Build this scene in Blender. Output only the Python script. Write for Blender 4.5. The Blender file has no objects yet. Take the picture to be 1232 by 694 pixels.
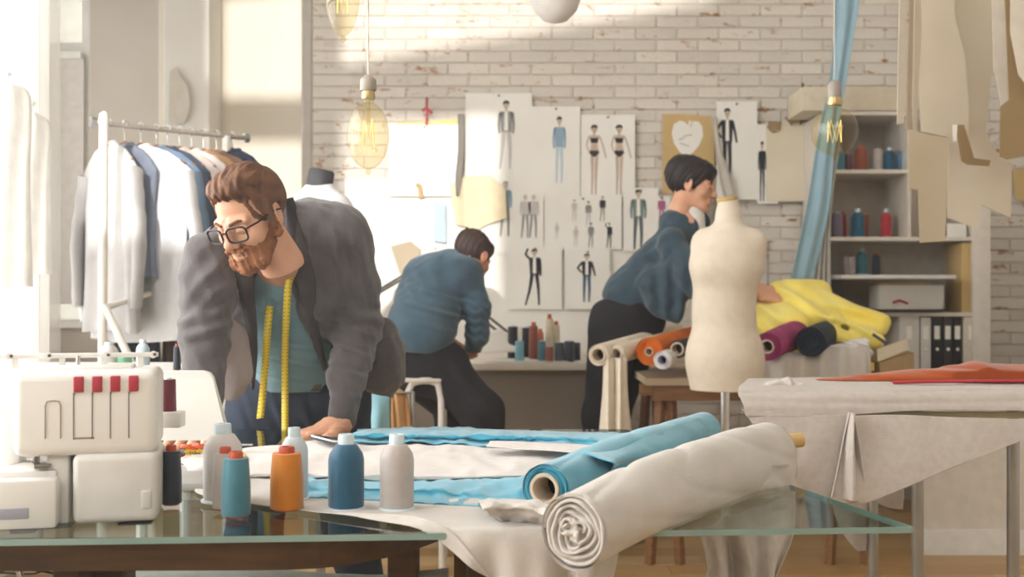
import bpy, bmesh, math, random
import numpy as np
from mathutils import Vector, Matrix

# ------------------------------------------------------------------ camera, world, lights, exposure
C = bpy.context.scene.collection
scene = bpy.context.scene
F = 1350.0; CX = 616.0; CY = 347.0; CAMZ = 1.076
cam_d = bpy.data.cameras.new('camera'); cam = bpy.data.objects.new('camera', cam_d); C.objects.link(cam)
cam.location = (0, 0, CAMZ); cam.rotation_euler = (math.pi/2, 0, 0)
cam_d.sensor_width = 36; cam_d.lens = 36*F/1232; cam_d.clip_start = 0.05
cam_d.dof.use_dof = True; cam_d.dof.focus_distance = 2.0; cam_d.dof.aperture_fstop = 5.6
scene.camera = cam
world = bpy.data.worlds.new('world'); scene.world = world; world.use_nodes = True
wb = world.node_tree.nodes['Background']; wb.inputs[0].default_value = (1.0, 0.99, 0.975, 1); wb.inputs[1].default_value = 2.3
sun_d = bpy.data.lights.new('sun', 'SUN'); sun = bpy.data.objects.new('sun', sun_d); C.objects.link(sun)
SUN = Vector((0.02, 1.0, -0.18)).normalized()
sun.rotation_euler = SUN.to_track_quat('-Z', 'Y').to_euler(); sun_d.energy = 3.4; sun_d.angle = math.radians(0.7); sun_d.color = (1, 0.975, 0.94)
def area(name, loc, direction, sx, sy, power, col=(1, 0.98, 0.95)):
    d = bpy.data.lights.new(name, 'AREA'); d.shape = 'RECTANGLE'; d.size = sx; d.size_y = sy; d.energy = power; d.color = col
    o = bpy.data.objects.new(name, d); C.objects.link(o); o.location = loc
    o.rotation_euler = Vector(direction).to_track_quat('-Z', 'Y').to_euler(); return o
# daylight entering by the left windows, by the openings behind the camera; the third area light stands inside the alcove, at no window
area('daylight_left', (-2.25, 2.2, 2.0), (1, 0.05, -0.15), 3.6, 2.4, 125, (1, 0.985, 0.96))
area('daylight_back', (-0.2, -2.4, 2.6), (0, 1, -0.22), 3.4, 2.2, 75, (1, 0.98, 0.96))
area('area_alcove', (-2.62, 5.35, 1.8), (1, 0, 0), 1.2, 2.0, 14)
scene.view_settings.view_transform = 'Standard'; scene.view_settings.look = 'None'
scene.view_settings.exposure = 0.20; scene.view_settings.gamma = 1.0
scene.view_settings.use_curve_mapping = False

# ------------------------------------------------------------------ helpers
def P(px, py, D):
    return Vector(((px-CX)/F*D, D, CAMZ+(CY-py)/F*D))
def T(px, py, z=0.75):            # point of the horizontal plane z seen at that place
    D = F*(CAMZ-z)/(py-CY); return Vector(((px-CX)/F*D, D, z))
MATS = {}
def mat(name, col, rough=0.6, col2=None, scale=20, bump=0.0, bscale=200, metal=0, spec=0.4, sheen=0, trans=0, alpha=1, emit=0, stretch=(1, 1, 1), sss=0):
    if name in MATS: return MATS[name]
    m = bpy.data.materials.new(name); m.use_nodes = True; nt = m.node_tree; b = nt.nodes['Principled BSDF']
    b.inputs['Roughness'].default_value = rough; b.inputs['Metallic'].default_value = metal
    b.inputs['Specular IOR Level'].default_value = spec
    if sheen: b.inputs['Sheen Weight'].default_value = sheen
    if trans: b.inputs['Transmission Weight'].default_value = trans
    if alpha < 1: b.inputs['Alpha'].default_value = alpha
    if sss:
        b.inputs['Subsurface Weight'].default_value = sss; b.inputs['Subsurface Scale'].default_value = 0.01
    if emit:
        b.inputs['Emission Color'].default_value = (*col, 1); b.inputs['Emission Strength'].default_value = emit
    tc = nt.nodes.new('ShaderNodeTexCoord'); mp = nt.nodes.new('ShaderNodeMapping'); mp.inputs['Scale'].default_value = stretch
    nt.links.new(tc.outputs['Object'], mp.inputs['Vector'])
    n = nt.nodes.new('ShaderNodeTexNoise'); n.inputs['Scale'].default_value = scale; n.inputs['Detail'].default_value = 4
    nt.links.new(mp.outputs[0], n.inputs['Vector'])
    r = nt.nodes.new('ShaderNodeValToRGB'); c2 = col2 or tuple(c*0.88 for c in col)
    r.color_ramp.elements[0].position = 0.3; r.color_ramp.elements[0].color = (*c2, 1)
    r.color_ramp.elements[1].position = 0.7; r.color_ramp.elements[1].color = (*col, 1)
    nt.links.new(n.outputs['Fac'], r.inputs[0]); nt.links.new(r.outputs[0], b.inputs['Base Color'])
    if bump:
        n2 = nt.nodes.new('ShaderNodeTexNoise'); n2.inputs['Scale'].default_value = bscale; n2.inputs['Detail'].default_value = 3
        nt.links.new(mp.outputs[0], n2.inputs['Vector'])
        bp = nt.nodes.new('ShaderNodeBump'); bp.inputs['Strength'].default_value = bump; bp.inputs['Distance'].default_value = 0.004
        nt.links.new(n2.outputs['Fac'], bp.inputs['Height']); nt.links.new(bp.outputs[0], b.inputs['Normal'])
    MATS[name] = m; return m
def S(r, g, b):                   # sRGB 0-255 to linear
    f = lambda c: (c/255/12.92) if c/255 <= 0.04045 else ((c/255+0.055)/1.055)**2.4
    return (f(r), f(g), f(b))

WL = {}
def tag(o, label=None, cat=None, group=None, kind=None):
    if label: o['label'] = label
    if cat: o['category'] = cat
    if group: o['group'] = group
    if kind: o['kind'] = kind
    return o
def root(name, loc, label, cat, group=None):
    o = bpy.data.objects.new(name, None); o.empty_display_size = 0.05; C.objects.link(o); o.location = loc
    WL[o.name] = Vector(loc); return tag(o, label, cat, group)
def link(name, me, m, parent=None, smooth=True):
    o = bpy.data.objects.new(name, me); C.objects.link(o)
    if m is not None:
        me.materials.clear(); me.materials.append(m)
    if smooth and len(me.polygons):
        me.polygons.foreach_set('use_smooth', [True]*len(me.polygons)); me.update()
    if parent is not None: o.parent = parent; WL[o.name] = WL[parent.name]
    else: WL[o.name] = Vector((0, 0, 0))
    return o
class MB:
    """collects shapes (world coordinates) into one mesh"""
    def __init__(s): s.bm = bmesh.new()
    def box(s, lo, hi, bevel=0, seg=2, rot=None, c=None):
        lo = Vector(lo); hi = Vector(hi); ce = (lo+hi)/2; sz = hi-lo
        r = bmesh.ops.create_cube(s.bm, size=1.0); vs = r['verts']
        for v in vs: v.co = Vector((v.co.x*sz.x, v.co.y*sz.y, v.co.z*sz.z))
        if bevel:
            es = list({e for v in vs for e in v.link_edges})
            rb = bmesh.ops.bevel(s.bm, geom=es, offset=bevel, segments=seg, affect='EDGES', profile=0.5)
            vs = list({v for f in rb['faces'] for v in f.verts} | {v for v in vs if v.is_valid})
        for v in vs:
            p = v.co
            if rot is not None: p = rot @ p
            v.co = p+ce
        return s
    def px(s, x0, y0, x1, y1, D, depth, bevel=0, seg=2):
        a = P(x0, y1, D); b = P(x1, y0, D); return s.box(a, (b.x, D+depth, b.z), bevel, seg)
    def tube(s, pts, r, seg=10, caps=True, closed=False, flat=1.0):
        pts = [Vector(p) for p in pts]; n = len(pts); rings = []
        rr = r if isinstance(r, (list, tuple)) else [r]*n
        prev = None
        for i, p in enumerate(pts):
            if closed: t = pts[(i+1) % n]-pts[i-1]
            else: t = pts[min(i+1, n-1)]-pts[max(i-1, 0)]
            t.normalize()
            if prev is None:
                up = Vector((0, 0, 1)) if abs(t.z) < 0.9 else Vector((1, 0, 0))
                a = t.cross(up).normalized()
            else: a = (prev-t*prev.dot(t)).normalized()
            b = t.cross(a); prev = a
            rings.append([s.bm.verts.new(p+a*math.cos(2*math.pi*k/seg)*rr[i]+b*math.sin(2*math.pi*k/seg)*rr[i]*flat) for k in range(seg)])
        m = n if closed else n-1
        for i in range(m):
            A = rings[i]; B = rings[(i+1) % n]
            for k in range(seg): s.bm.faces.new((A[k], A[(k+1) % seg], B[(k+1) % seg], B[k]))
        if caps and not closed:
            s.bm.faces.new(rings[0][::-1]); s.bm.faces.new(rings[-1])
        return s
    def lathe(s, prof, c, seg=24, axis=(0, 0, 1), caps=True):
        ax = Vector(axis).normalized(); q = Vector((0, 0, 1)).rotation_difference(ax); c = Vector(c); rings = []
        for (r, h) in prof:
            rings.append([s.bm.verts.new(c+q @ Vector((r*math.cos(2*math.pi*k/seg), r*math.sin(2*math.pi*k/seg), h))) for k in range(seg)])
        for A, B in zip(rings, rings[1:]):
            for k in range(seg): s.bm.faces.new((A[k], A[(k+1) % seg], B[(k+1) % seg], B[k]))
        if caps and prof[0][0] > 1e-5: s.bm.faces.new(rings[0][::-1])
        if caps and prof[-1][0] > 1e-5: s.bm.faces.new(rings[-1])
        return s
    def prism(s, pts, depthvec):          # planar polygon (3D points) extruded
        pts = [Vector(p) for p in pts]; d = Vector(depthvec)
        A = [s.bm.verts.new(p) for p in pts]; B = [s.bm.verts.new(p+d) for p in pts]; n = len(pts)
        s.bm.faces.new(A); s.bm.faces.new(B[::-1])
        for k in range(n): s.bm.faces.new((A[k], B[k], B[(k+1) % n], A[(k+1) % n]))
        return s
    def build(s, name, m, parent=None, smooth=True, bev=0, thick=0, auto=True):
        if parent is not None:
            off = WL[parent.name]
            for v in s.bm.verts: v.co -= off
        bmesh.ops.remove_doubles(s.bm, verts=s.bm.verts, dist=1e-6)
        bmesh.ops.recalc_face_normals(s.bm, faces=s.bm.faces)
        me = bpy.data.meshes.new(name); s.bm.to_mesh(me); s.bm.free()
        o = link(name, me, m, parent, smooth)
        if smooth and auto:
            try: me.set_sharp_from_angle(angle=math.radians(42))
            except Exception: pass
        if bev:
            md = o.modifiers.new('b', 'BEVEL'); md.width = bev; md.segments = 2; md.limit_method = 'ANGLE'
        if thick:
            md = o.modifiers.new('s', 'SOLIDIFY'); md.thickness = thick; md.offset = 0
        return o
def raw(name, V, Fc, m, parent=None, thick=0, smooth=True):
    V = np.asarray(V, dtype=float)
    if parent is not None: V = V-np.array(WL[parent.name])
    me = bpy.data.meshes.new(name); me.from_pydata(V.tolist(), [], Fc if isinstance(Fc, list) else Fc.tolist()); me.update()
    o = link(name, me, m, parent, smooth)
    if thick:
        md = o.modifiers.new('s', 'SOLIDIFY'); md.thickness = thick; md.offset = 0
    return o
def cr(p0, p1, p2, p3, t):
    return 0.5*((2*p1)+(-p0+p2)*t+(2*p0-5*p1+4*p2-p3)*t*t+(-p0+3*p1-3*p2+p3)*t*t*t)
def resamp(pts, n):
    pts = np.asarray([list(p) for p in pts], dtype=float) if not isinstance(pts, np.ndarray) else pts
    m = len(pts); out = []
    for i in range(n):
        u = i/(n-1)*(m-1); k = min(int(u), m-2); t = u-k
        out.append(cr(pts[max(k-1, 0)], pts[k], pts[k+1], pts[min(k+2, m-1)], t))
    return np.array(out)
def loft(rows, nu, nv):
    R = np.array([resamp(r, nu) for r in rows])       # rows x nu x 3
    return resamp(R, nv)                              # nv x nu x 3
def gridfaces(nv, nu, off=0):
    return [(off+j*nu+i, off+j*nu+i+1, off+(j+1)*nu+i+1, off+(j+1)*nu+i) for j in range(nv-1) for i in range(nu-1)]
def vnoise(p, seed=0, f=1.0):
    """cheap smooth pseudo noise made of sines, p (...,3)"""
    rs = np.random.RandomState(seed); o = np.zeros(p.shape[:-1])
    for k in range(7):
        d = rs.normal(size=3); d /= np.linalg.norm(d); fr = f*(0.6+0.35*k); ph = rs.uniform(0, 6.28)
        o += np.sin((p @ d)*fr*6.28+ph+1.3*np.sin((p @ rs.normal(size=3))*fr*2.2))/(1+0.5*k)
    return o/3.0
def cloth(name, rows, m, parent=None, nu=60, nv=30, amp=0.004, f=4, seed=1, thick=0.002, amp2=0.0, zmin=None, dirn=None):
    G = loft(rows, nu, nv)
    du = np.gradient(G, axis=1); dv = np.gradient(G, axis=0); N = np.cross(du, dv); N /= (np.linalg.norm(N, axis=2, keepdims=True)+1e-9)
    G = G+N*(vnoise(G, seed, f)*amp)[..., None]
    if amp2: G = G+N*(np.abs(vnoise(G*np.array([1, 0.35, 1.0]), seed+9, f*2.2))*amp2)[..., None]
    if zmin is not None: G[..., 2] = np.maximum(G[..., 2], zmin)
    return raw(name, G.reshape(-1, 3), gridfaces(nv, nu), m, parent, thick)

# ---- signed distance modelling (bodies, garments, soft heaps) meshed with surface nets
class SD:
    def __init__(s, lo, hi, res):
        s.lo = np.array(lo, dtype=np.float32); s.res = res
        s.n = (np.ceil((np.array(hi)-np.array(lo))/res)).astype(int)+1
        s.ax = [s.lo[i]+res*np.arange(s.n[i], dtype=np.float32) for i in range(3)]
        s.f = np.full(tuple(s.n), 0.2, dtype=np.float32)
    def sub(s, lo, hi):
        sl = []
        for i in range(3):
            a = int(max(0, math.floor((lo[i]-s.lo[i])/s.res))); b = int(min(s.n[i], math.ceil((hi[i]-s.lo[i])/s.res)+1))
            if b <= a: return None, None
            sl.append(slice(a, b))
        X, Y, Z = s.ax[0][sl[0]][:, None, None], s.ax[1][sl[1]][None, :, None], s.ax[2][sl[2]][None, None, :]
        return tuple(sl), (X, Y, Z)
    def op(s, sl, d, k, mode):
        a = s.f[sl]
        if mode == 'u':
            if k > 0:
                h = np.clip(0.5+0.5*(a-d)/k, 0, 1); s.f[sl] = a*(1-h)+d*h-k*h*(1-h)
            else: s.f[sl] = np.minimum(a, d)
        elif mode == 'd':
            if k > 0:
                h = np.clip(0.5-0.5*(a+d)/k, 0, 1); s.f[sl] = a*(1-h)-d*h+k*h*(1-h)
            else: s.f[sl] = np.maximum(a, -d)
        elif mode == 'i': s.f[sl] = np.maximum(a, d)
    def rc(s, a, b, ra, rb, k=0.02, mode='u', fl=None):
        a = np.array(a, dtype=float); b = np.array(b, dtype=float); m = max(ra, rb)+k+2*s.res
        if fl is not None: m *= 1
        sl, g = s.sub(np.minimum(a, b)-m, np.maximum(a, b)+m)
        if sl is None: return s
        ba = b-a; q = [(g[i]-a[i]) for i in range(3)]; L = max(float(ba @ ba), 1e-9)
        h = np.clip((q[0]*ba[0]+q[1]*ba[1]+q[2]*ba[2])/L, 0, 1)
        e = [q[i]-h*ba[i] for i in range(3)]
        if fl is not None: e = [e[i]/fl[i] for i in range(3)]
        d = np.sqrt(e[0]**2+e[1]**2+e[2]**2)-(ra+(rb-ra)*h)
        if fl is not None: d = d*min(fl)
        s.op(sl, d.astype(np.float32), k, mode); return s
    def chain(s, pts, rs, k=0.02, mode='u', fl=None):
        for i in range(len(pts)-1): s.rc(pts[i], pts[i+1], rs[i], rs[i+1], k, mode, fl)
        return s
    def ell(s, c, r, k=0.02, mode='u', R=None):
        c = np.array(c, dtype=float); m = max(r)+k+2*s.res
        sl, g = s.sub(c-m, c+m)
        if sl is None: return s
        q = [g[i]-c[i] for i in range(3)]
        if R is not None:
            M = np.array(R.transposed() if hasattr(R, 'transposed') else R.T)
            q = [M[i][0]*q[0]+M[i][1]*q[1]+M[i][2]*q[2] for i in range(3)]
        k0 = np.sqrt((q[0]/r[0])**2+(q[1]/r[1])**2+(q[2]/r[2])**2); k1 = np.sqrt((q[0]/r[0]**2)**2+(q[1]/r[1]**2)**2+(q[2]/r[2]**2)**2)+1e-6
        s.op(sl, (k0*(k0-1)/k1).astype(np.float32), k, mode); return s
    def fold(s, c, sig, dirn, wl, amp, warp=0.6, seed=0):
        """creases: a sine ridge pattern, faded by a gaussian"""
        c = np.array(c); sig = np.array(sig if hasattr(sig, '__len__') else (sig,)*3); sl, g = s.sub(c-2.3*sig, c+2.3*sig)
        if sl is None: return s
        q = [g[i]-c[i] for i in range(3)]; d = Vector(dirn).normalized(); rs = np.random.RandomState(seed); w = rs.normal(size=3)
        ph = (q[0]*d.x+q[1]*d.y+q[2]*d.z)*6.283/wl
        wr = warp*np.sin((q[0]*w[0]+q[1]*w[1]+q[2]*w[2])*6.283/(wl*2.7)+seed)*2
        G = np.exp(-((q[0]/sig[0])**2+(q[1]/sig[1])**2+(q[2]/sig[2])**2))
        s.f[sl] += (amp*G*np.sin(ph+wr)).astype(np.float32); return s
    def noise(s, amp, f, seed=0):
        rs = np.random.RandomState(seed); X, Y, Z = s.ax[0][:, None, None], s.ax[1][None, :, None], s.ax[2][None, None, :]
        for k in range(4):
            d = rs.normal(size=3); d /= np.linalg.norm(d); fr = f*(1+0.5*k)*6.283; w = rs.normal(size=3)*fr*0.3
            s.f += (amp/(1+0.4*k)*np.sin((X*d[0]+Y*d[1]+Z*d[2])*fr+rs.uniform(0, 6)+np.sin(X*w[0]+Y*w[1]+Z*w[2]))).astype(np.float32)
        return s
    def polypx(s, pts, dmax, k=0.0, mode='d', dmin=0):
        """region seen inside an outline given at image positions, between two depths; used to cut garment openings"""
        X, Y, Z = s.ax[0][:, None, None], s.ax[1][None, :, None], s.ax[2][None, None, :]
        U = (CX+F*X/Y)+0*Z; V = (CY-F*(Z-CAMZ)/Y)+0*X
        U, V = np.broadcast_arrays(U, V); d = np.full(U.shape, 1e9, dtype=np.float32); ins = np.zeros(U.shape, dtype=bool); n = len(pts)
        for i in range(n):
            ax, ay = pts[i]; bx, by = pts[(i+1) % n]; ex, ey = bx-ax, by-ay; wx, wy = U-ax, V-ay
            h = np.clip((wx*ex+wy*ey)/(ex*ex+ey*ey), 0, 1); d = np.minimum(d, (wx-ex*h)**2+(wy-ey*h)**2)
            if ay != by:
                ins ^= ((ay > V) != (by > V)) & (U < (bx-ax)*(V-ay)/(by-ay)+ax)
        d = np.sqrt(d)*Y/F; d = np.where(ins, -d, d); d = np.maximum(d, (Y-dmax)); d = np.maximum(d, dmin-Y)
        s.op((slice(None),)*3, d.astype(np.float32), k, mode); return s
    def plane(s, n, p, k=0.0, mode='d'):     # removes the side the normal points to
        n = Vector(n).normalized(); X, Y, Z = s.ax[0][:, None, None], s.ax[1][None, :, None], s.ax[2][None, None, :]
        d = -((X-p[0])*n.x+(Y-p[1])*n.y+(Z-p[2])*n.z)
        s.op((slice(None),)*3, d.astype(np.float32)+0*s.f, k, mode); return s
    def mesh(s):
        f = s.f.copy(); f[0] = f[-1] = 0.05; f[:, 0] = f[:, -1] = 0.05; f[:, :, 0] = f[:, :, -1] = 0.05
        neg = f < 0; n = f.shape
        c = np.zeros((n[0]-1, n[1]-1, n[2]-1), dtype=np.int8)
        for i in (0, 1):
            for j in (0, 1):
                for k in (0, 1): c += neg[i:n[0]-1+i, j:n[1]-1+j, k:n[2]-1+k]
        act = (c > 0) & (c < 8); idx = np.full(act.shape, -1, dtype=np.int64); I = np.argwhere(act); idx[act] = np.arange(len(I))
        acc = np.zeros((len(I), 3)); cnt = np.zeros(len(I))
        cor = [(0, 0, 0), (1, 0, 0), (0, 1, 0), (1, 1, 0), (0, 0, 1), (1, 0, 1), (0, 1, 1), (1, 1, 1)]
        val = [f[I[:, 0]+a, I[:, 1]+b, I[:, 2]+d] for a, b, d in cor]
        for a in range(8):
            for ax in range(3):
                if cor[a][ax] == 0:
                    b = a+(1 << ax); va, vb = val[a], val[b]; m = (va < 0) != (vb < 0)
                    t = np.where(m, va/(np.where(m, va-vb, 1)), 0)
                    p = np.tile(np.array(cor[a], dtype=float), (len(I), 1)); p[:, ax] += t
                    acc[m] += p[m]; cnt[m] += 1
        V = s.lo+(I+acc/cnt[:, None])*s.res
        fs = []
        for ax in range(3):
            u, v = (ax+1) % 3, (ax+2) % 3
            sa = [slice(None)]*3; sb = [slice(None)]*3; sa[ax] = slice(0, n[ax]-1); sb[ax] = slice(1, n[ax])
            A = neg[tuple(sa)]; B = neg[tuple(sb)]; E = np.argwhere(A != B)
            E = E[(E[:, u] > 0) & (E[:, v] > 0) & (E[:, u] < n[u]-1) & (E[:, v] < n[v]-1)]
            if not len(E): continue
            fl = A[E[:, 0], E[:, 1], E[:, 2]]
            def q(du, dv):
                e = E.copy(); e[:, u] -= du; e[:, v] -= dv; return idx[e[:, 0], e[:, 1], e[:, 2]]
            Q = np.stack([q(1, 1), q(0, 1), q(0, 0), q(1, 0)], 1); Q[~fl] = Q[~fl][:, ::-1]; fs.append(Q)
        return V, np.concatenate(fs)
def sdobj(name, s, m, parent=None, M=None, smooth_it=0):
    V, Q = s.mesh()
    if M is not None: V = V @ np.array(M.to_3x3()).T+np.array(M.translation)
    o = raw(name, V, Q, m, parent)
    if smooth_it:
        md = o.modifiers.new('sm', 'SMOOTH'); md.iterations = smooth_it; md.factor = 0.5
    return o
def joinraw(name, parts, m, parent):
    Vs = []; Fs = []; off = 0
    for V, Q in parts: Vs.append(V); Fs.append(Q+off); off += len(V)
    return raw(name, np.concatenate(Vs), np.concatenate(Fs), m, parent)
random.seed(4)
# ------------------------------------------------------------------ materials
plaster = mat('plaster_white', S(232, 228, 220), 0.9, S(224, 219, 210), 3, 0.15, 40)
plaster_beige = mat('plaster_beige', S(205, 195, 183), 0.9, S(196, 186, 174), 2, 0.1, 40)
trimw = mat('trim_white', S(240, 238, 232), 0.5)
linen = mat('linen', S(206, 200, 192), 0.95, S(196, 189, 181), 14, 0.35, 500, sheen=0.3)
linen_w = mat('cotton_offwhite', S(216, 209, 203), 0.95, S(206, 198, 192), 60, 0.3, 500, sheen=0.3)
linen_g = mat('linen_grey', S(198, 190, 184), 0.95, S(184, 176, 170), 60, 0.3, 500, sheen=0.3)
bluef = mat('fabric_sky', S(74, 168, 192), 0.75, S(48, 142, 170), 9, 0.25, 500, sheen=0.5)
wood_d = mat('wood_dark', S(84, 56, 26), 0.45, S(60, 38, 14), 8, 0.15, 60, stretch=(1, 8, 8))
wood_m = mat('wood_mid', S(150, 108, 70), 0.5, S(120, 82, 50), 8, 0.15, 60, stretch=(1, 8, 8))
metal = mat('metal_grey', S(176, 176, 174), 0.3, metal=0.9)
chrome = mat('chrome', S(220, 220, 220), 0.15, metal=1)
whitep = mat('plastic_white', S(238, 236, 231), 0.35, S(235, 232, 227), 6, spec=0.5)
whitep2 = mat('plastic_grey', S(214, 210, 203), 0.4)
blackp = mat('plastic_black', S(28, 26, 26), 0.5)
slate = mat('fabric_slate', S(84, 104, 116), 0.9, S(62, 88, 104), 10, 0.4, 200, sheen=0.2)
paper = mat('paper_white', S(240, 237, 230), 0.9, S(233, 229, 221), 4)
paper_c = mat('paper_cream', S(228, 218, 196), 0.9, S(220, 208, 184), 4)
kraft = mat('card_kraft', S(206, 178, 124), 0.9, S(196, 166, 112), 5)
card_g = mat('card_greybeige', S(212, 200, 180), 0.9, S(202, 190, 168), 4)
ink = mat('ink_dark', S(48, 50, 56), 0.9)
ink_g = mat('ink_grey', S(120, 120, 124), 0.9)
inkskin = mat('ink_skin', S(206, 182, 164), 0.9)

# wall brick: whitewashed, worn through to the clay in places (wear depends on world position)
def brick_material(name, base, worn):
    m = bpy.data.materials.new(name); m.use_nodes = True; nt = m.node_tree; b = nt.nodes['Principled BSDF']; b.inputs['Roughness'].default_value = 0.9
    g = nt.nodes.new('ShaderNodeNewGeometry'); L = nt.links
    n1 = nt.nodes.new('ShaderNodeTexNoise'); n1.inputs['Scale'].default_value = 11; n1.inputs['Detail'].default_value = 6; n1.inputs['Roughness'].default_value = 0.65
    mp = nt.nodes.new('ShaderNodeMapping'); mp.inputs['Scale'].default_value = (1, 1, 2.2)
    L.new(g.outputs['Position'], mp.inputs[0]); L.new(mp.outputs[0], n1.inputs['Vector'])
    r = nt.nodes.new('ShaderNodeValToRGB'); r.color_ramp.elements[0].position = 0.60; r.color_ramp.elements[0].color = (0, 0, 0, 1)
    r.color_ramp.elements[1].position = 0.66; r.color_ramp.elements[1].color = (1, 1, 1, 1); L.new(n1.outputs[0], r.inputs[0])
    oi = nt.nodes.new('ShaderNodeObjectInfo')
    r2 = nt.nodes.new('ShaderNodeValToRGB'); r2.color_ramp.elements[0].color = (*[c*0.86 for c in base], 1); r2.color_ramp.elements[1].color = (*base, 1)
    L.new(oi.outputs['Random'], r2.inputs[0])
    mx = nt.nodes.new('ShaderNodeMixRGB'); L.new(r.outputs[0], mx.inputs[0]); L.new(r2.outputs[0], mx.inputs[1]); mx.inputs[2].default_value = (*worn, 1)
    L.new(mx.outputs[0], b.inputs['Base Color'])
    n3 = nt.nodes.new('ShaderNodeTexNoise'); n3.inputs['Scale'].default_value = 60; L.new(g.outputs['Position'], n3.inputs['Vector'])
    bp = nt.nodes.new('ShaderNodeBump'); bp.inputs['Strength'].default_value = 0.4; bp.inputs['Distance'].default_value = 0.006; L.new(n3.outputs[0], bp.inputs['Height']); L.new(bp.outputs[0], b.inputs['Normal'])
    return m
brick_m = brick_material('brick_whitewashed', S(222, 214, 203), S(170, 128, 92))
mortar_m = brick_material('mortar', S(214, 204, 190), S(160, 124, 92))

# ------------------------------------------------------------------ the room
YB = 5.80; ZC = 4.5; XL = -1.9; XR = 2.95; YF = -2.3
def struct(o): o['kind'] = 'structure'; return o
# floor of planks
fl = struct(MB().box((-2.8, YF, -0.06), (XR, 6.4, -0.012)).build('floor', mat('floor_base', S(96, 70, 44), 0.8), smooth=False))
plank_mats = [mat('oak_plank_%d' % i, S(*c), 0.35, S(c[0]-22, c[1]-22, c[2]-20), 6, 0.1, 50, stretch=(1, 10, 10)) for i, c in enumerate([(206, 172, 120), (196, 160, 108), (212, 180, 130), (188, 150, 98)])]
y = YF; row = 0; pw = 0.145
pmesh = {}
while y < 6.3:
    x = -2.75-random.random()*0.9
    while x < XR:
        ln = 1.35; x0 = max(x, -2.75); x1 = min(x+ln, XR)
        if x1-x0 > 0.05:
            key = (round(x1-x0, 3), random.randrange(4))
            o = MB().box((x0, y, -0.012), (x1-0.003, y+pw-0.003, 0.0)).build('plank', plank_mats[key[1]], fl, smooth=False)
        x += ln
    y += pw; row += 1
struct(MB().box((-2.8, YF, ZC), (XR, 6.4, ZC+0.1)).build('ceiling', plaster, smooth=False))
# brick wall
X0 = P(376, 0, YB).x
wb_ = struct(MB().box((X0, YB, 0), (XR, YB+0.25, ZC)).build('wall_back', mortar_m, smooth=False))
ch = 0.0605; bl = 0.215
protos = []
for k in range(8):
    bm = bmesh.new(); bmesh.ops.create_cube(bm, size=1)
    hx, hz = bl/2-0.003, ch/2-0.0027
    for v in bm.verts:
        fr = v.co.y < 0
        v.co = Vector((math.copysign(hx-(0.003 if fr else 0), v.co.x)+random.uniform(-.002, .002), -0.0065+random.uniform(-.002, .002) if fr else 0.004, math.copysign(hz-(0.003 if fr else 0), v.co.z)+random.uniform(-.0015, .0015)))
    me = bpy.data.meshes.new('brick'); bm.to_mesh(me); bm.free(); me.materials.append(brick_m); protos.append(me)
nb = 0; rest = []
ncol = int((XR-X0)/bl)+2; nrow = int(3.0/ch)
def brick_visible(px, py):
    if py < -8 or px > 1240: return False
    if py < 128 and px < 1095: return True
    if px < 412 and py < 215: return True
    if 1185 < px and 235 < py < 440: return True
    if 762 < px < 800 and py < 230: return True
    if 920 < px < 985 and 228 < py < 345: return True
    if 800 < px < 880 and 478 < py < 520: return True
    return False
for r in range(nrow):
    for c in range(ncol):
        xc = X0+bl*c+(bl/2 if r % 2 else 0)-bl*0.25; zc = ch*(r+0.5)
        if xc-bl/2 < X0: xc = max(xc, X0+bl/2)
        if xc+bl/2 > XR: continue
        px = CX+F*xc/YB; py = CY-F*(zc-CAMZ)/YB
        if brick_visible(px, py) and nb < 300:
            o = bpy.data.objects.new('brick', random.choice(protos)); C.objects.link(o); o.parent = wb_; o.location = (xc, YB, zc); nb += 1
        else: rest.append((xc, zc))
m_ = MB()
for xc, zc in rest:
    yy = YB-0.0065+random.uniform(-.003, .002)
    m_.box((xc-bl/2+0.004, yy, zc-ch/2+0.0035), (xc+bl/2-0.004, YB+0.004, zc+ch/2-0.0035))
o = m_.build('lower_brickwork', brick_m, wb_, smooth=False); o['kind'] = 'stuff'
struct(MB().box((X0, YB-0.022, 0), (XR, YB-0.012, 0.10)).build('baseboard_back', trimw, smooth=False))
# alcove left of the bricks: smooth walls
YA = 6.2
struct(MB().box((P(195, 0, YA).x-0.02, YA, 0), (X0, YA+0.2, ZC)).build('wall_alcove', mat('plaster_cream', S(232, 224, 208), 0.9, S(226, 217, 200), 2, 0.1, 40), smooth=False))
xa, xb = P(46, 0, YA).x-0.1, P(108, 0, YA).x
w = MB(); w.box((xb, YA, 0), (P(195, 0, YA).x-.02, YA+0.2, ZC)); w.box((-2.9, YA, 0), (xb, YA+0.2, 0.9)); w.box((-2.9, YA, 3.0), (xb, YA+0.2, ZC)); w.box((-2.9, YA, 0.9), (xa+0.02, YA+0.2, 3.0))
struct(w.build('wall_panel_left', plaster_beige, smooth=False))
struct(MB().box((P(196.5, 0, 5.95).x, 5.95, 0), (P(252, 0, 5.95).x, YA, ZC), 0.006).build('trim_1', plaster, smooth=False))
struct(MB().box((P(365, 0, 5.86).x, 5.80, 0), (X0-0.001, YA, ZC), 0.01).build('trim_2', mat('plaster_corner', S(196, 188, 178), 0.9), smooth=False))
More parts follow.
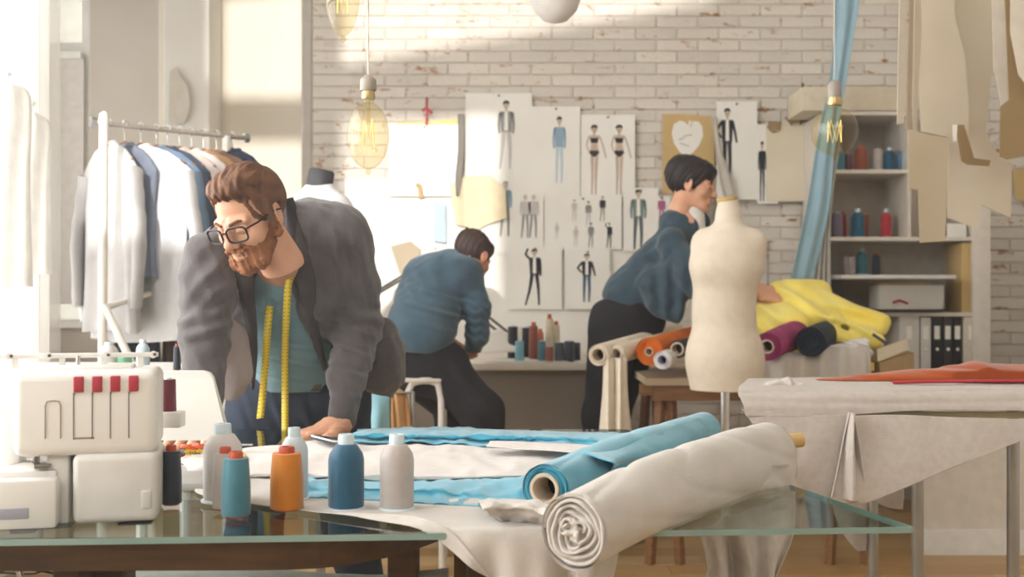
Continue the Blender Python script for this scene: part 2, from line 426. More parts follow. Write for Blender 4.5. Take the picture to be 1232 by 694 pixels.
# window with a lowered blind in the alcove
wn = struct(MB().box((xa+0.02, YA+0.02, 0.9), (xa+0.06, YA+0.10, 3.0)).box((xb-0.05, YA+0.02, 0.9), (xb, YA+0.10, 3.0)).box((xa+.06, YA+0.021, 2.38), (xb-.05, YA+0.10, 2.44)).box((xa, YA-0.03, 0.86), (xb, YA+0.10, 0.9)).build('window_1', trimw, smooth=False))
MB().box((xa+0.05, YA+0.12, 0.9), (xb-0.04, YA+0.125, 3.0)).build('pane', mat('sky_glass', S(240, 236, 222), 0.2, trans=0.6), wn, smooth=False)
bl_ = root('window_blind', ((xa+xb)/2, YA-0.01, 2.36), 'closed pale venetian blind in the narrow window behind the garment rack', 'blind')
for i in range(30):
    MB().box((xa+0.02, YA-0.012, 2.295-i*0.045), (xb-0.03, YA-0.009, 2.345-i*0.045), rot=Matrix.Rotation(0.16, 3, 'X')).build('slat', mat('blind_slat', S(226, 220, 212), 0.6), bl_, smooth=False)
MB().box((xa+0.03, YA-0.03, 2.34), (xb-0.04, YA+0.0, 2.38)).build('headrail', trimw, bl_, smooth=False)
# left wall with the tall windows
lw = MB()
lw.box((XL-0.15, YF, 0), (XL, 0.2, ZC)); lw.box((XL-0.15, 4.42, 0), (XL, 4.55, ZC)); lw.box((XL-0.15, 0.2, 0), (XL, 4.42, 0.35)); lw.box((XL-0.15, 0.2, 3.4), (XL, 4.42, ZC)); lw.box((-2.85, 4.5, 0), (XL, 4.55, ZC))
struct(lw.build('wall_left', plaster, smooth=False))
struct(MB().box((-2.9, 4.5, 0), (-2.8, 6.4, ZC)).build('wall_left_alcove', plaster, smooth=False))
wf = MB()
for yy in (0.2, 1.3, 2.4, 3.45, 4.36): wf.box((XL-0.12, yy, 0.35), (XL-0.05, yy+0.06, 3.4))
for zz in (0.35, 1.75, 3.34): wf.box((XL-0.12, 0.2, zz), (XL-0.05, 4.42, zz+0.06))
wf.box((XL-0.03, 0.15, 0.30), (XL+0.06, 4.45, 0.35))
struct(wf.build('window_2', trimw, smooth=False))
# sheer white curtain
def sheer_mat():
    m = bpy.data.materials.new('sheer'); m.use_nodes = True; nt = m.node_tree; nt.nodes.remove(nt.nodes['Principled BSDF']); out = nt.nodes['Material Output']
    a = nt.nodes.new('ShaderNodeBsdfTranslucent'); b = nt.nodes.new('ShaderNodeBsdfDiffuse'); t = nt.nodes.new('ShaderNodeBsdfTransparent')
    n = nt.nodes.new('ShaderNodeTexNoise'); n.inputs['Scale'].default_value = 40
    cr_ = nt.nodes.new('ShaderNodeValToRGB'); cr_.color_ramp.elements[0].color = (.9, .88, .84, 1); cr_.color_ramp.elements[1].color = (.97, .96, .93, 1); nt.links.new(n.outputs[0], cr_.inputs[0])
    nt.links.new(cr_.outputs[0], a.inputs[0]); nt.links.new(cr_.outputs[0], b.inputs[0])
    m1 = nt.nodes.new('ShaderNodeMixShader'); m1.inputs[0].default_value = 0.4; nt.links.new(a.outputs[0], m1.inputs[1]); nt.links.new(b.outputs[0], m1.inputs[2])
    m2 = nt.nodes.new('ShaderNodeMixShader'); m2.inputs[0].default_value = 0.3; nt.links.new(m1.outputs[0], m2.inputs[1]); nt.links.new(t.outputs[0], m2.inputs[2]); nt.links.new(m2.outputs[0], out.inputs[0]); return m
sheer = sheer_mat()
ny = 260; V = []
for zz in (0.3, 3.45):
    for i in range(ny):
        yy = 2.9+(4.48-2.9)*i/(ny-1); V.append((XL+0.07+0.028*math.sin(yy*62+math.sin(yy*9)), yy, zz))
o = raw('sheer_curtain', V, gridfaces(2, ny), sheer, None, 0.0)
tag(o, 'bright white sheer curtain hanging at the left window', 'curtain')
# right wall; unseen wall behind the camera, its openings shaped to throw the sun patches
struct(MB().box((XR, YF, 0), (XR+0.15, 6.4, ZC)).build('wall_right', plaster, smooth=False))
def sunpt(x, z, yw):        # where the sun ray that lands at (x, yw, z) crosses the wall behind the camera
    t = (yw-YF)/SUN.y; return (x-SUN.x*t, z-SUN.z*t)
xg = P(412, 0, YB).x
a0 = sunpt(xg, P(0, 80, YB).z, YB); a1 = sunpt(P(860, 0, YB).x, P(0, 0, YB).z, YB)
b0 = sunpt(xg, P(0, 137, YB).z, YB); b1 = sunpt(P(600, 0, YB).x, .95, YB)
l0 = sunpt(P(368, 0, YA).x, P(0, 99, YA).z, YA); l1 = sunpt(P(368, 0, YA).x, P(0, 13, YA).z, YA); l2 = sunpt(P(268, 0, YA).x, P(0, 137, YA).z, YA)
print('sun windows', a0, a1, b0, b1, l0, l1, l2)
fw = MB(); t_ = 0.12
def wp(pts): fw.prism([(x, YF-t_, z) for x, z in pts], (0, t_, 0))
XE = -2.85
wp([(XE, 0), (XR, 0), (XR, b1[1]), (XE, b1[1])])                       # below the windows
wp([(b1[0], b1[1]), (XR, b1[1]), (XR, b0[1]), (b1[0], b0[1])])         # right of window B
wp([(XE, b0[1]), (XR, b0[1]), (XR, a0[1]-0.02), (XE, a0[1]-0.02)])     # transom
wp([(a0[0], a0[1]-0.02), (XR, a0[1]-0.02), (XR, ZC), (a1[0]+0.3, ZC), (a1[0], a1[1]), (a0[0], a0[1])])  # slanted piece added to give the upper sun patch its sloping edge
wp([(l0[0], b1[1]), (b0[0], b1[1]), (b0[0], ZC), (l0[0], ZC)])         # mullion
wp([(XE, l1[1]), (l0[0], l1[1]+0.12), (l0[0], ZC), (XE, ZC)])          # above the left opening, slanted like the sun patch there
wp([(XE, b1[1]), (l2[0], b1[1]), (l2[0], ZC), (XE, ZC)])
struct(fw.build('wall_front_sun_mask', plaster, smooth=False))
# low white partition under the cutting table on the right
struct(MB().box((P(1108, 0, 4.55).x, 4.55, 0.07), (XR, 4.62, 0.72)).build('wall_partition', mat('partition', S(222, 214, 202), 0.8), smooth=False))
struct(MB().box((P(1106, 0, 4.53).x, 4.53, 0), (XR, 4.62, 0.10)).build('baseboard_partition', trimw, smooth=False))
# ------------------------------------------------------------------ thin sunlit haze that fills the studio
hm = bpy.data.materials.new('room_haze'); hm.use_nodes = True; nt = hm.node_tree; nt.nodes.remove(nt.nodes['Principled BSDF'])
vs_ = nt.nodes.new('ShaderNodeVolumeScatter'); vs_.inputs['Color'].default_value = (1, .99, .97, 1); vs_.inputs['Density'].default_value = 0.013; vs_.inputs['Anisotropy'].default_value = 0.3
nt.links.new(vs_.outputs[0], nt.nodes['Material Output'].inputs['Volume'])
hz = MB().box((-3.3, -2.7, -.2), (3.3, 6.7, 4.8)).build("haze", hm, smooth=False); tag(hz, "thin sunlit haze filling the air of the studio", "haze", kind="stuff")
# ------------------------------------------------------------------ glass topped table
ZT = 0.75
def glass_mat(name, tint, rough=0.02, ior=1.5):
    m = bpy.data.materials.new(name); m.use_nodes = True; nt = m.node_tree; nt.nodes.remove(nt.nodes['Principled BSDF']); out = nt.nodes['Material Output']
    gl = nt.nodes.new('ShaderNodeBsdfGlossy'); gl.inputs['Roughness'].default_value = rough; tr = nt.nodes.new('ShaderNodeBsdfTransparent')
    n = nt.nodes.new('ShaderNodeTexNoise'); n.inputs['Scale'].default_value = 3; r = nt.nodes.new('ShaderNodeValToRGB')
    r.color_ramp.elements[0].color = (*[c*0.95 for c in tint], 1); r.color_ramp.elements[1].color = (*tint, 1); nt.links.new(n.outputs[0], r.inputs[0]); nt.links.new(r.outputs[0], tr.inputs[0])
    fr = nt.nodes.new('ShaderNodeFresnel'); fr.inputs['IOR'].default_value = ior; ge = nt.nodes.new('ShaderNodeNewGeometry')
    iv = nt.nodes.new('ShaderNodeMath'); iv.operation = 'SUBTRACT'; iv.inputs[0].default_value = 1; nt.links.new(ge.outputs['Backfacing'], iv.inputs[1]); ml = nt.nodes.new('ShaderNodeMath'); ml.operation = 'MULTIPLY'; nt.links.new(fr.outputs[0], ml.inputs[0]); nt.links.new(iv.outputs[0], ml.inputs[1])
    mx = nt.nodes.new('ShaderNodeMixShader'); nt.links.new(ml.outputs[0], mx.inputs[0]); nt.links.new(tr.outputs[0], mx.inputs[1]); nt.links.new(gl.outputs[0], mx.inputs[2]); nt.links.new(mx.outputs[0], out.inputs[0]); return m
glass_t = glass_mat('glass_table', (0.80, 0.88, 0.86), 0.03, 1.75)
A = Vector((-1.75, 1.39, 0)); B = Vector((0.549, 1.539, 0)); Cc = Vector((0.265, 2.60, 0)); Dd = Vector((-1.75, 2.60, 0))
tb = root('glass_table', (-0.4, 1.6, 0), 'large glass-topped work table on a dark wooden base in the foreground', 'table')
MB().prism([v+Vector((0, 0, ZT-0.009)) for v in (A, B, Cc, Dd)], (0, 0, 0.009)).build('glass_top', glass_t, tb, smooth=False)
edge = mat('glass_edge', S(150, 172, 164), 0.2, S(126, 150, 142), 4)
for a, b in ((A, B), (B, Cc)):
    n = (b-a).normalized().cross(Vector((0, 0, 1)))*0.0015
    MB().prism([a+n+Vector((0, 0, ZT-0.0088)), b+n+Vector((0, 0, ZT-0.0088)), b+n+Vector((0, 0, ZT-0.0005)), a+n+Vector((0, 0, ZT-0.0005))], -n*0.9).build('glass_edge', edge, tb, smooth=False)
# curved wooden apron
def arc(u0, u1, n):
    out = []
    for i in range(n):
        u = u0+(u1-u0)*i/(n-1); x = -1.6+u*1.585; yv = 1.50+0.42*max(0, (u-0.80)/0.20)**2.6; out.append((x, yv))
    return out
top = arc(0, 1, 40); m_ = MB()
V = []; 
for (z0) in (0.737, 0.737, 0.690, 0.690): pass
for i, (x, yv) in enumerate(top):
    ht = 0.042-0.006*(i/39)
    for (dy, z) in ((0, 0.7365), (0.03, 0.7365), (0.03, 0.7365-ht), (0, 0.7365-ht)): V.append((x, yv+dy, z))
Fq = []
for i in range(39):
    for k in range(4): Fq.append((i*4+k, i*4+(k+1) % 4, (i+1)*4+(k+1) % 4, (i+1)*4+k))
Fq += [(0, 1, 2, 3), (156, 157, 158, 159)]
raw('apron', V, Fq, wood_d, tb, smooth=False)
for x0, x1, y0 in ((P(70, 0, 1.55).x, P(104, 0, 1.55).x, 1.53), (P(108, 0, 1.6).x, P(150, 0, 1.6).x, 1.60), (P(466, 0, 1.75).x, P(502, 0, 1.75).x, 1.75), (P(560, 0, 1.95).x, P(600, 0, 1.95).x, 2.0)):
    MB().box((x0, y0, 0), (x1, y0+0.05, 0.7), 0.003).build('leg', wood_d, tb, smooth=False)
MB().box((-1.55, 2.35, 0.66), (-0.05, 2.39, 0.735), 0.003).build('rear_apron', wood_d, tb, smooth=False)
MB().box((-1.55, 2.32, 0), (-1.5, 2.38, 0.66)).build('leg', wood_d, tb, smooth=False)
MB().box((-0.12, 2.32, 0), (-0.07, 2.38, 0.66)).build('leg', wood_d, tb, smooth=False)

# ------------------------------------------------------------------ cloths on the table
ys = lambda pts, z: [T(x, y_, z) for x, y_ in pts]
def edgepoint(px, out=0.006, z=0.755):        # on the front edge of the glass
    # solve x = (px-CX)/F*y along the edge line A-B
    k = (px-CX)/F; s_ = (B.y-A.y)/(B.x-A.x); y_ = (A.y-s_*A.x)/(1-s_*k); return Vector((k*y_, y_-out, z))
# grey linen lower layer that runs over the front edge
rows = [ys([(430, 556), (520, 556), (600, 556), (680, 558)], 0.7525),
        ys([(300, 572), (420, 582), (560, 585), (690, 585)], 0.7525),
        ys([(235, 590), (380, 602), (560, 608), (690, 606)], 0.7525),
        ys([(275, 603), (400, 618), (560, 626), (680, 624)], 0.7530),
        [T(340, 610, .753), T(450, 627, .753), edgepoint(575, -0.006, .7545), edgepoint(700, -0.006, .7545)],
        [T(380, 615, .753), T(480, 632, .753), edgepoint(585, 0.014, .748), edgepoint(705, 0.014, .748)],
        [T(400, 617, .753), T(500, 635, .7525), edgepoint(590, 0.018, .700), edgepoint(712, 0.020, .700)],
        [T(420, 619, .753), T(520, 637, .7525), edgepoint(625, 0.022, .66), edgepoint(725, 0.022, .64)],
        [T(430, 620, .753), T(540, 639, .7525), edgepoint(650, 0.03, .60), edgepoint(740, 0.03, .55)]]
G = loft(rows, 90, 90)
hang = np.clip((0.75-G[..., 2])/0.1, 0, 1); 
G[..., 1] -= hang*(0.010*np.sin(G[..., 0]*70)+0.008*np.sin(G[..., 0]*125+2))
G[..., 2] += (1-hang)*0.0022*(1+vnoise(G, 3, 5)); G[..., 2] = np.where(G[..., 1] > 1.53, np.maximum(G[..., 2], 0.7520), G[..., 2])
o = raw('linen_sheet', G.reshape(-1, 3), gridfaces(90, 90), linen, None, 0.0015); tag(o, 'pale grey linen under the king spools, falling over the glass table front', 'fabric')
o = cloth('cotton_sheet', [ys([(432, 526), (560, 528), (700, 530)], 0.762), ys([(330, 535), (520, 540), (700, 542)], 0.765), ys([(222, 548), (480, 556), (690, 556)], 0.765), ys([(225, 562), (370, 571), (520, 573), (640, 570)], 0.764), ys([(225, 575), (372, 574), (520, 577), (640, 574)], 0.757)], linen_w, amp=0.0030, f=4, seed=5, amp2=0.006, thick=0.002, nu=80, nv=50, zmin=0.754)
tag(o, 'off-white cotton sheet spread flat across the middle of the glass table', 'fabric')
o = cloth('sky_blue_cloth', [ys([(368, 570), (460, 576), (560, 576), (660, 566)], 0.757), ys([(368, 578), (460, 584), (560, 586), (650, 584)], 0.768), ys([(368, 588), (460, 592), (560, 596), (645, 598)], 0.761), ys([(368, 598), (470, 602), (560, 608), (640, 608)], 0.757)], bluef, amp=0.006, f=7, seed=8, amp2=0.010, nu=80, nv=30, zmin=0.7555)
tag(o, 'sky blue fabric folded out from under the white cotton, behind the thread cones', 'fabric')
o = cloth('sky_blue_cloth', [ys([(430, 516), (520, 514), (620, 517), (755, 521)], 0.757), ys([(425, 522), (520, 522), (620, 524), (752, 527)], 0.780), ys([(425, 527), (520, 528), (600, 530), (745, 536)], 0.772), ys([(425, 532), (520, 532), (640, 540), (730, 552)], 0.768)], bluef, amp=0.006, f=7, seed=18, amp2=0.010, nu=70, nv=30, zmin=0.756)
tag(o, 'sky blue fabric layer along the far edge of the glass table', 'fabric')
o = cloth('cloth_strip', [ys([(590, 531), (660, 533), (722, 536)], 0.782), ys([(585, 537), (650, 541), (690, 544)], 0.782)], linen_w, amp=0.002, f=6, nu=30, nv=8); tag(o, 'narrow off-white cloth strip lying on the blue layer beside the blue roll', 'fabric')
# crumpled white piece by the blue roll end
o = cloth('crumpled_cloth', [ys([(575, 606), (600, 602), (640, 600), (668, 604)], 0.757), ys([(580, 610), (603, 607), (635, 607), (662, 612)], 0.785), ys([(588, 618), (606, 616), (632, 618), (656, 622)], 0.775), ys([(590, 626), (612, 628), (636, 630), (654, 632)], 0.757)], linen, amp=0.009, f=10, seed=33, amp2=.006, nu=40, nv=30, zmin=0.7555)
tag(o, 'small crumpled bunch of linen in front of the blue roll', 'fabric')

def roll(name, a, b, ra, rb, m, label, core=None, layers=7, hanging=None, cat='fabric roll', group=None, corer=0.45, squash=1.0, sag=0.0, bulge=None, crumple=False, wr=0.0):
    """fabric roll: spiral ends, optional cardboard core"""
    a = Vector(a); b = Vector(b); r0 = root(name, a, label, cat, group); ax = (b-a).normalized()
    up = Vector((0, 0, 1)); sd = ax.cross(up).normalized(); up2 = sd.cross(ax)
    seg = 64; nl = 26 if not wr else 70; V = []; Fc = []
    for j in range(nl):
        t = j/(nl-1); c = a.lerp(b, t)-up*sag*math.sin(math.pi*t); r = ra+(rb-ra)*t
        if bulge: r *= 1+bulge*math.sin(math.pi*min(1, t*1.1))**2
        for k in range(seg):
            th = 2*math.pi*k/seg; rr = r*(1+0.012*math.sin(3*th+5*t)+0.010*math.sin(9*t+2*th)+0.006*math.sin(23*t+th))
            if wr:
                ph = 9*t*(1+.3*math.sin(th))+2.2*math.sin(th+.6)+1.1*math.sin(2*th+4*t); rr += wr*(1-abs(math.sin(ph)))**3*(.4+.6*math.sin(th*1.5+5*t)**2)*(-1)+wr*.5*math.sin(3.1*th+7*t)*math.sin(5*t)
            V.append(c+sd*rr*math.cos(th)+up2*rr*math.sin(th)*squash)
    for j in range(nl-1):
        for k in range(seg): Fc.append((j*seg+k, j*seg+(k+1) % seg, (j+1)*seg+(k+1) % seg, (j+1)*seg+k))
    Fc.append(tuple((nl-1)*seg+k for k in range(seg)))
    raw('cloth_wrap', V, Fc, m, r0)
    # spiral of cloth at the near end (ridge between layers)
    ci = ra*corer; V = []; Fc = []; n = int(layers*40)
    for i in range(n):
        u = i/(n-1); th = u*layers*2*math.pi; rr = ci+(ra*0.985-ci)*u; w = (ra-ci)/layers*0.40
        wob = (0.0 if not crumple else 0.10*ra*(1-u)*math.sin(3*th+4*u))
        for (dr, dy) in ((-w, 0.010), (-w*0.6, 0.0005), (w*0.6, 0.0005), (w, 0.010)):
            q = rr+dr+wob; dd = dy-0.002*math.sin(th*1.3)-0.001*math.sin(th*7.3)
            V.append(a+ax*dd+sd*q*math.cos(th)+up2*q*math.sin(th)*squash)
    for i in range(n-1):
        for k in range(3): Fc.append((i*4+k, i*4+k+1, (i+1)*4+k+1, (i+1)*4+k))
    raw('rolled_edge', V, Fc, m, r0)
    mb = MB(); mb.lathe([(0.0001, 0.0), (ra*0.975, 0.0), (ra*0.975, 0.004)], a+ax*0.009, 40, ax) if core is None else mb.lathe([(ci*1.0, 0.0), (ra*0.975, 0.0)], a+ax*0.009, 40, ax, caps=False)
    mb.build('inner_layers', m, r0)
    if core is not None:
        cm = MB(); ro = ci*1.02; ri = ci*0.78; L = (b-a).length*0.9
        cm.lathe([(ri, L), (ri, -0.004), (ri+0.001, -0.005), (ro-0.001, -0.005), (ro, -0.004), (ro, 0.03)], a, 32, ax, caps=False); cm.build('cardboard_core', core, r0)
        MB().lathe([(0.0001, 0), (ri*0.99, 0)], a+ax*0.05, 24, ax).build('core_shadow_plug', mat('core_shade', S(60, 48, 36), 0.9), r0)  # dark disc whose colour stands for the shade inside the hollow core
    return r0, ax, sd, up2
card = mat('cardboard', S(206, 190, 168), 0.85, S(190, 172, 148), 30, 0.1, 80)
# blue roll
roll('blue_fabric_roll', P(656, 588, 1.60), P(845, 521, 2.35), 0.0355, 0.044, bluef, 'thick roll of sky blue fabric on a cardboard core lying across the glass table', core=card, layers=5, corer=0.62, bulge=0.12, wr=.003)
o = cloth('blue_flap', [[P(700, 545, 1.70), P(745, 540, 1.80), P(790, 520, 2.0), P(840, 502, 2.25)], [P(735, 556, 1.66), P(750, 552, 1.76), P(800, 540, 1.95), P(850, 520, 2.2)], [P(742, 562, 1.68), P(738, 566, 1.77), P(780, 560, 1.9), P(830, 545, 2.1)]], bluef, None, 40, 20, 0.003, 8, thick=0.002)
tag(o, 'loose end flap of sky blue fabric lying on top of the blue roll', 'fabric')
# big off-white roll
ra_ = P(690, 640, 1.385); rb_ = P(922, 551, 1.98)
wr, ax, sd, up2 = roll('linen_fabric_roll', ra_, rb_, 0.0455, 0.0600, linen, 'big off-white linen roll with crumpled spiral end overhanging the glass table', layers=4.5, corer=0.28, squash=1.04, crumple=True, sag=-.009, wr=.0045)
s = SD(ra_-Vector((.03, .02, .03)), ra_+Vector((.03, .03, .03)), 0.0012)
s.ell(ra_+ax*0.008, (0.014, 0.012, 0.016), 0.004); s.noise(0.0028, 60, 3)
sdobj('crumpled_centre', s, linen, wr)
# loose cloth: from the roll over the right-hand edge of the glass
rt = lambda px, py, D: P(px, py, D)
o = cloth('linen_fall', [[rt(730, 648, 1.52), rt(790, 600, 1.64), rt(860, 572, 1.74), rt(950, 556, 1.86)],
    [rt(740, 640, 1.545), rt(800, 612, 1.65), rt(880, 590, 1.75), rt(958, 584, 1.88)],
    [rt(745, 640, 1.57), rt(800, 622, 1.66), rt(880, 604, 1.77), rt(957, 598, 1.90)]], linen, None, 60, 20, 0.008, 6, 12, amp2=0.012)
tag(o, 'loose crease of linen along the lower side of the big off-white roll', 'fabric')
rows = [[rt(842, 640, 1.86), rt(870, 622, 1.90), rt(905, 612, 1.95), rt(957, 590, 2.0)],
        [rt(848, 662, 1.86), rt(875, 650, 1.92), rt(915, 648, 1.93), rt(955, 640, 2.0)],
        [rt(852, 684, 1.86), rt(880, 680, 1.93), rt(918, 684, 1.92), rt(938, 684, 2.0)],
        [rt(850, 694, 1.86), rt(880, 706, 1.92), rt(915, 716, 1.93), rt(930, 700, 2.0)]]
G = loft(rows, 60, 40); k_ = np.linspace(0, 1, 40)[:, None]; G[..., 1] += 0.02*np.sin(np.linspace(0, 1, 60)[None, :]*22)*(0.3+k_)
o = raw('linen_hanging', G.reshape(-1, 3), gridfaces(40, 60), linen_g, None, 0.002); tag(o, 'end of linen hanging in folds off the back right side of the glass table', 'fabric')
# cloth drop left of the roll end, hanging below the front edge
rows = [[P(700, 668, 1.47), P(722, 660, 1.48), P(735, 650, 1.49), P(748, 643, 1.50)], [P(695, 685, 1.46), P(716, 690, 1.46), P(735, 680, 1.49), P(745, 660, 1.5)], [P(690, 705, 1.46), P(712, 712, 1.46), P(730, 706, 1.48), P(738, 694, 1.5)]]
o = cloth('linen_tail', rows, linen, None, 30, 20, 0.003, 8, 4); tag(o, 'free tail of linen hanging under the spiral end of the big roll', 'fabric')
r = root('wooden_dowel', P(945, 531, 2.05), 'short round wooden dowel poking out behind the far end of the off-white roll', 'dowel')
MB().tube([P(905, 545, 2.0), P(948, 531, 2.06), P(964, 529, 2.07)], 0.0135, 20).build('rod', mat('dowel_wood', S(214, 184, 128), 0.5, S(200, 166, 108), 20), r)

# ------------------------------------------------------------------ thread cones
def thread_mat(name, col):
    m = mat(name, col, 0.42, tuple(c*0.8 for c in col), 30, sheen=0.3); nt = m.node_tree
    if 'w' in nt.nodes: return m
    tc = [n for n in nt.nodes if n.type == 'TEX_COORD'][0]; wv = nt.nodes.new('ShaderNodeTexWave'); wv.name = 'w'; wv.bands_direction = 'Z'; wv.inputs['Scale'].default_value = 190; wv.inputs['Distortion'].default_value = 1.5
    nt.links.new(tc.outputs['Object'], wv.inputs['Vector']); bp = nt.nodes.new('ShaderNodeBump'); bp.inputs['Strength'].default_value = 0.35; bp.inputs['Distance'].default_value = 0.001
    nt.links.new(wv.outputs[0], bp.inputs['Height']); nt.links.new(bp.outputs[0], nt.nodes['Principled BSDF'].inputs['Normal']); return m
red_cap = mat('cone_red_plastic', S(196, 84, 52), 0.4)
clearp = mat('cone_clear_plastic', S(214, 228, 232), 0.25, S(204, 220, 226), 10)
def cone(px, ytop, ybot, wbot, m, label, style='cap', wtop=None, D=None, z=None, capm=None, group=None, seg=36):
    """style 'cap' cone with coloured plastic tip and rim, 'king' shouldered spool with white cap and base, 'plain' """
    z = ZT+0.0045 if z is None else z
    if D is None: D = F*(CAMZ-z)/(ybot-CY)
    s_ = D/F; b = Vector(((px-CX)*s_, D, z)); H = (ybot-ytop)*s_; R = wbot/2*s_; r = root('thread_spool' if style == 'king' else 'thread_cone', b, label, 'thread spool', group)
    if style == 'king':
        MB().lathe([(R*1.12, 0), (R*1.12, H*.02), (R*.98, H*.035)], b, seg).build('base', clearp, r)
        MB().lathe([(R*.95, H*.03), (R, H*.05), (R, H*.66), (R*.93, H*.74), (R*.62, H*.855), (R*.50, H*.87)], b, seg).build('thread', m, r)
        MB().lathe([(R*.46, H*.86), (R*.44, H*.985), (R*.40, H), (R*.22, H), (R*.2, H*.94)], b, seg).build('cap', clearp, r)
    elif style == 'cap':
        rt_ = R*(wtop or 0.86)
        MB().lathe([(R*.72, 0), (R*.76, H*.02), (R*.7, H*.05)], b, seg).build('rim', capm or red_cap, r)
        MB().lathe([(R*.6, H*.02), (R*.95, H*.03), (R, H*.05), (R*.98, H*.5), (rt_, H*.88), (rt_*.96, H*.9), (rt_*.4, H*.9)], b, seg).build('thread', m, r)
        MB().lathe([(rt_*.55, H*.88), (rt_*.55, H*.98), (rt_*.48, H), (rt_*.3, H), (rt_*.28, H*.93)], b, seg).build('tip', capm or red_cap, r)
    else:
        MB().lathe([(R*.9, 0), (R, H*.03), (R*.93, H*.93), (R*.88, H*.95)], b, seg).build('thread', m, r)
        MB().lathe([(R*.4, H*.9), (R*.38, H*.99), (R*.34, H)], b, seg).build('tip', capm or clearp, r)
    return r
teal = thread_mat('thread_teal', S(76, 136, 152)); orange = thread_mat('thread_orange', S(222, 134, 22)); blue = thread_mat('thread_blue', S(28, 92, 122))
silver = thread_mat('thread_silver', S(196, 186, 180)); navy = thread_mat('thread_navy', S(44, 54, 70)); pale = thread_mat('thread_pale', S(222, 216, 212)); maroon = thread_mat('thread_maroon', S(122, 38, 58)); redt = thread_mat('thread_red', S(188, 44, 56))
cone(284, 543, 621, 35, teal, 'teal thread cone with red tip, nearest cone on the bare glass')
cone(345, 537, 613, 40, orange, 'bright orange thread cone with red tip')
cone(416.5, 522, 612, 43, blue, 'deep blue king spool with white cap and base', 'king')
cone(477.5, 522, 612, 41, silver, 'silver grey king spool with white cap and base', 'king')
cone(268, 513, 606, 46, pale, 'tall off-white king spool behind the teal cone', 'king', D=1.70)
cone(271, 536, 611, 30, silver, 'pale grey thread cone with red tip between the teal cone and the white spool', D=1.635)
cone(354, 514, 600, 33, thread_mat('thread_frost', S(212, 222, 226)), 'empty frosted spool standing behind the orange cone', 'king')
cone(206, 535, 607, 25, navy, 'dark navy thread cone standing right behind the overlocker machine')
cone(202, 456, 498, 20, maroon, 'maroon thread spool on a white holder at the right of the overlocker', 'plain', D=1.72, z=P(0, 496, 1.72).z)
MB().px(190, 496, 217, 515, 1.70, 0.03, 0.003).build('spool_holder', whitep, None)
tag(bpy.data.objects['spool_holder'], 'white plastic spool holder plate under the right maroon spool', 'spool holder')
cone(25, 456, 504, 16, maroon, 'maroon thread spool at the left of the overlocker', 'plain', D=1.72, z=P(0, 502, 1.72).z)
MB().px(14, 502, 34, 530, 1.70, 0.03, 0.003).build('spool_holder', whitep, None)
tag(bpy.data.objects['spool_holder.001'], 'white plastic spool holder plate under the left maroon spool', 'spool holder')

# ------------------------------------------------------------------ overlocker
DM = 1.56
ov = root('overlocker', P(110, 632, DM), 'white overlock sewing machine with four red tension dials on the glass table', 'sewing machine')
MB().px(32, 446, 196, 547, DM, 0.13, 0.014, 4).build('upper_housing', whitep, ov)
MB().px(98, 545, 196, 629, DM-0.004, 0.14, 0.011, 4).build('front_cover', mat('plastic_cover', S(228, 225, 219), 0.35), ov)
MB().px(74, 540, 100, 629, DM+0.02, 0.11, 0.006).build('column', whitep, ov)
MB().px(-40, 573, 79, 632, DM-0.012, 0.14, 0.005).build('cloth_plate', whitep, ov)
MB().px(-40, 562, 84, 576, DM+0.012, 0.10, 0.004).build('bed', whitep, ov)
MB().px(-30, 606, 48, 619, DM-0.0135, 0.01, 0.001).build('plate_recess', mat('recess_grey', S(178, 178, 190), 0.5), ov)
MB().px(28, 470, 56, 560, DM+0.07, 0.05, 0.01).build('rear_column', whitep, ov)
groove = mat('groove_dark', S(120, 116, 108), 0.7)
for i, (x0, x1) in enumerate(((99.5, 111), (120.5, 132), (141, 152.5), (162, 173.5))):
    MB().px(x0, 452, x1, 471, DM-0.004, 0.012, 0.0018).build('tension_dial', mat('dial_red', S(186, 62, 78), 0.4), ov)
    MB().px(x0+0.4, 471, x0+1.8, 527, DM-0.0006, 0.004).build('thread_slot', groove, ov, smooth=False)
    MB().px(x0+1.8, 466, x0+2.4, 474, DM-0.001, 0.004).build('dial_tick', groove, ov, smooth=False)
pts = [P(69, 525, DM-.0005), P(69, 486, DM-.0005), P(71, 481, DM-.0005), P(77.5, 480, DM-.0005), P(84, 481, DM-.0005), P(86, 486, DM-.0005), P(86, 525, DM-.0005)]
MB().tube(pts, 0.0008, 6).build('take_up_slot', mat('slot_brown', S(150, 140, 112), 0.7), ov)
MB().px(101, 524.5, 124, 526.5, DM-.0006, .004).build('lower_slot', mat('slot_brown', S(150, 140, 112)), ov, smooth=False)
MB().px(194, 526, 204, 546, DM+0.03, 0.03, 0.003).build('side_knob', whitep, ov)
MB().px(194, 566, 205, 598, DM+0.03, 0.03, 0.003).build('side_knob', whitep, ov)
MB().tube([P(202, 571, DM+.028), P(202, 571, DM+.03)], 0.002, 10).build('knob_dot', blackp, ov)
MB().px(176, 591, 188, 613, DM-.0065, .01, .002).build('cover_catch', whitep2, ov)
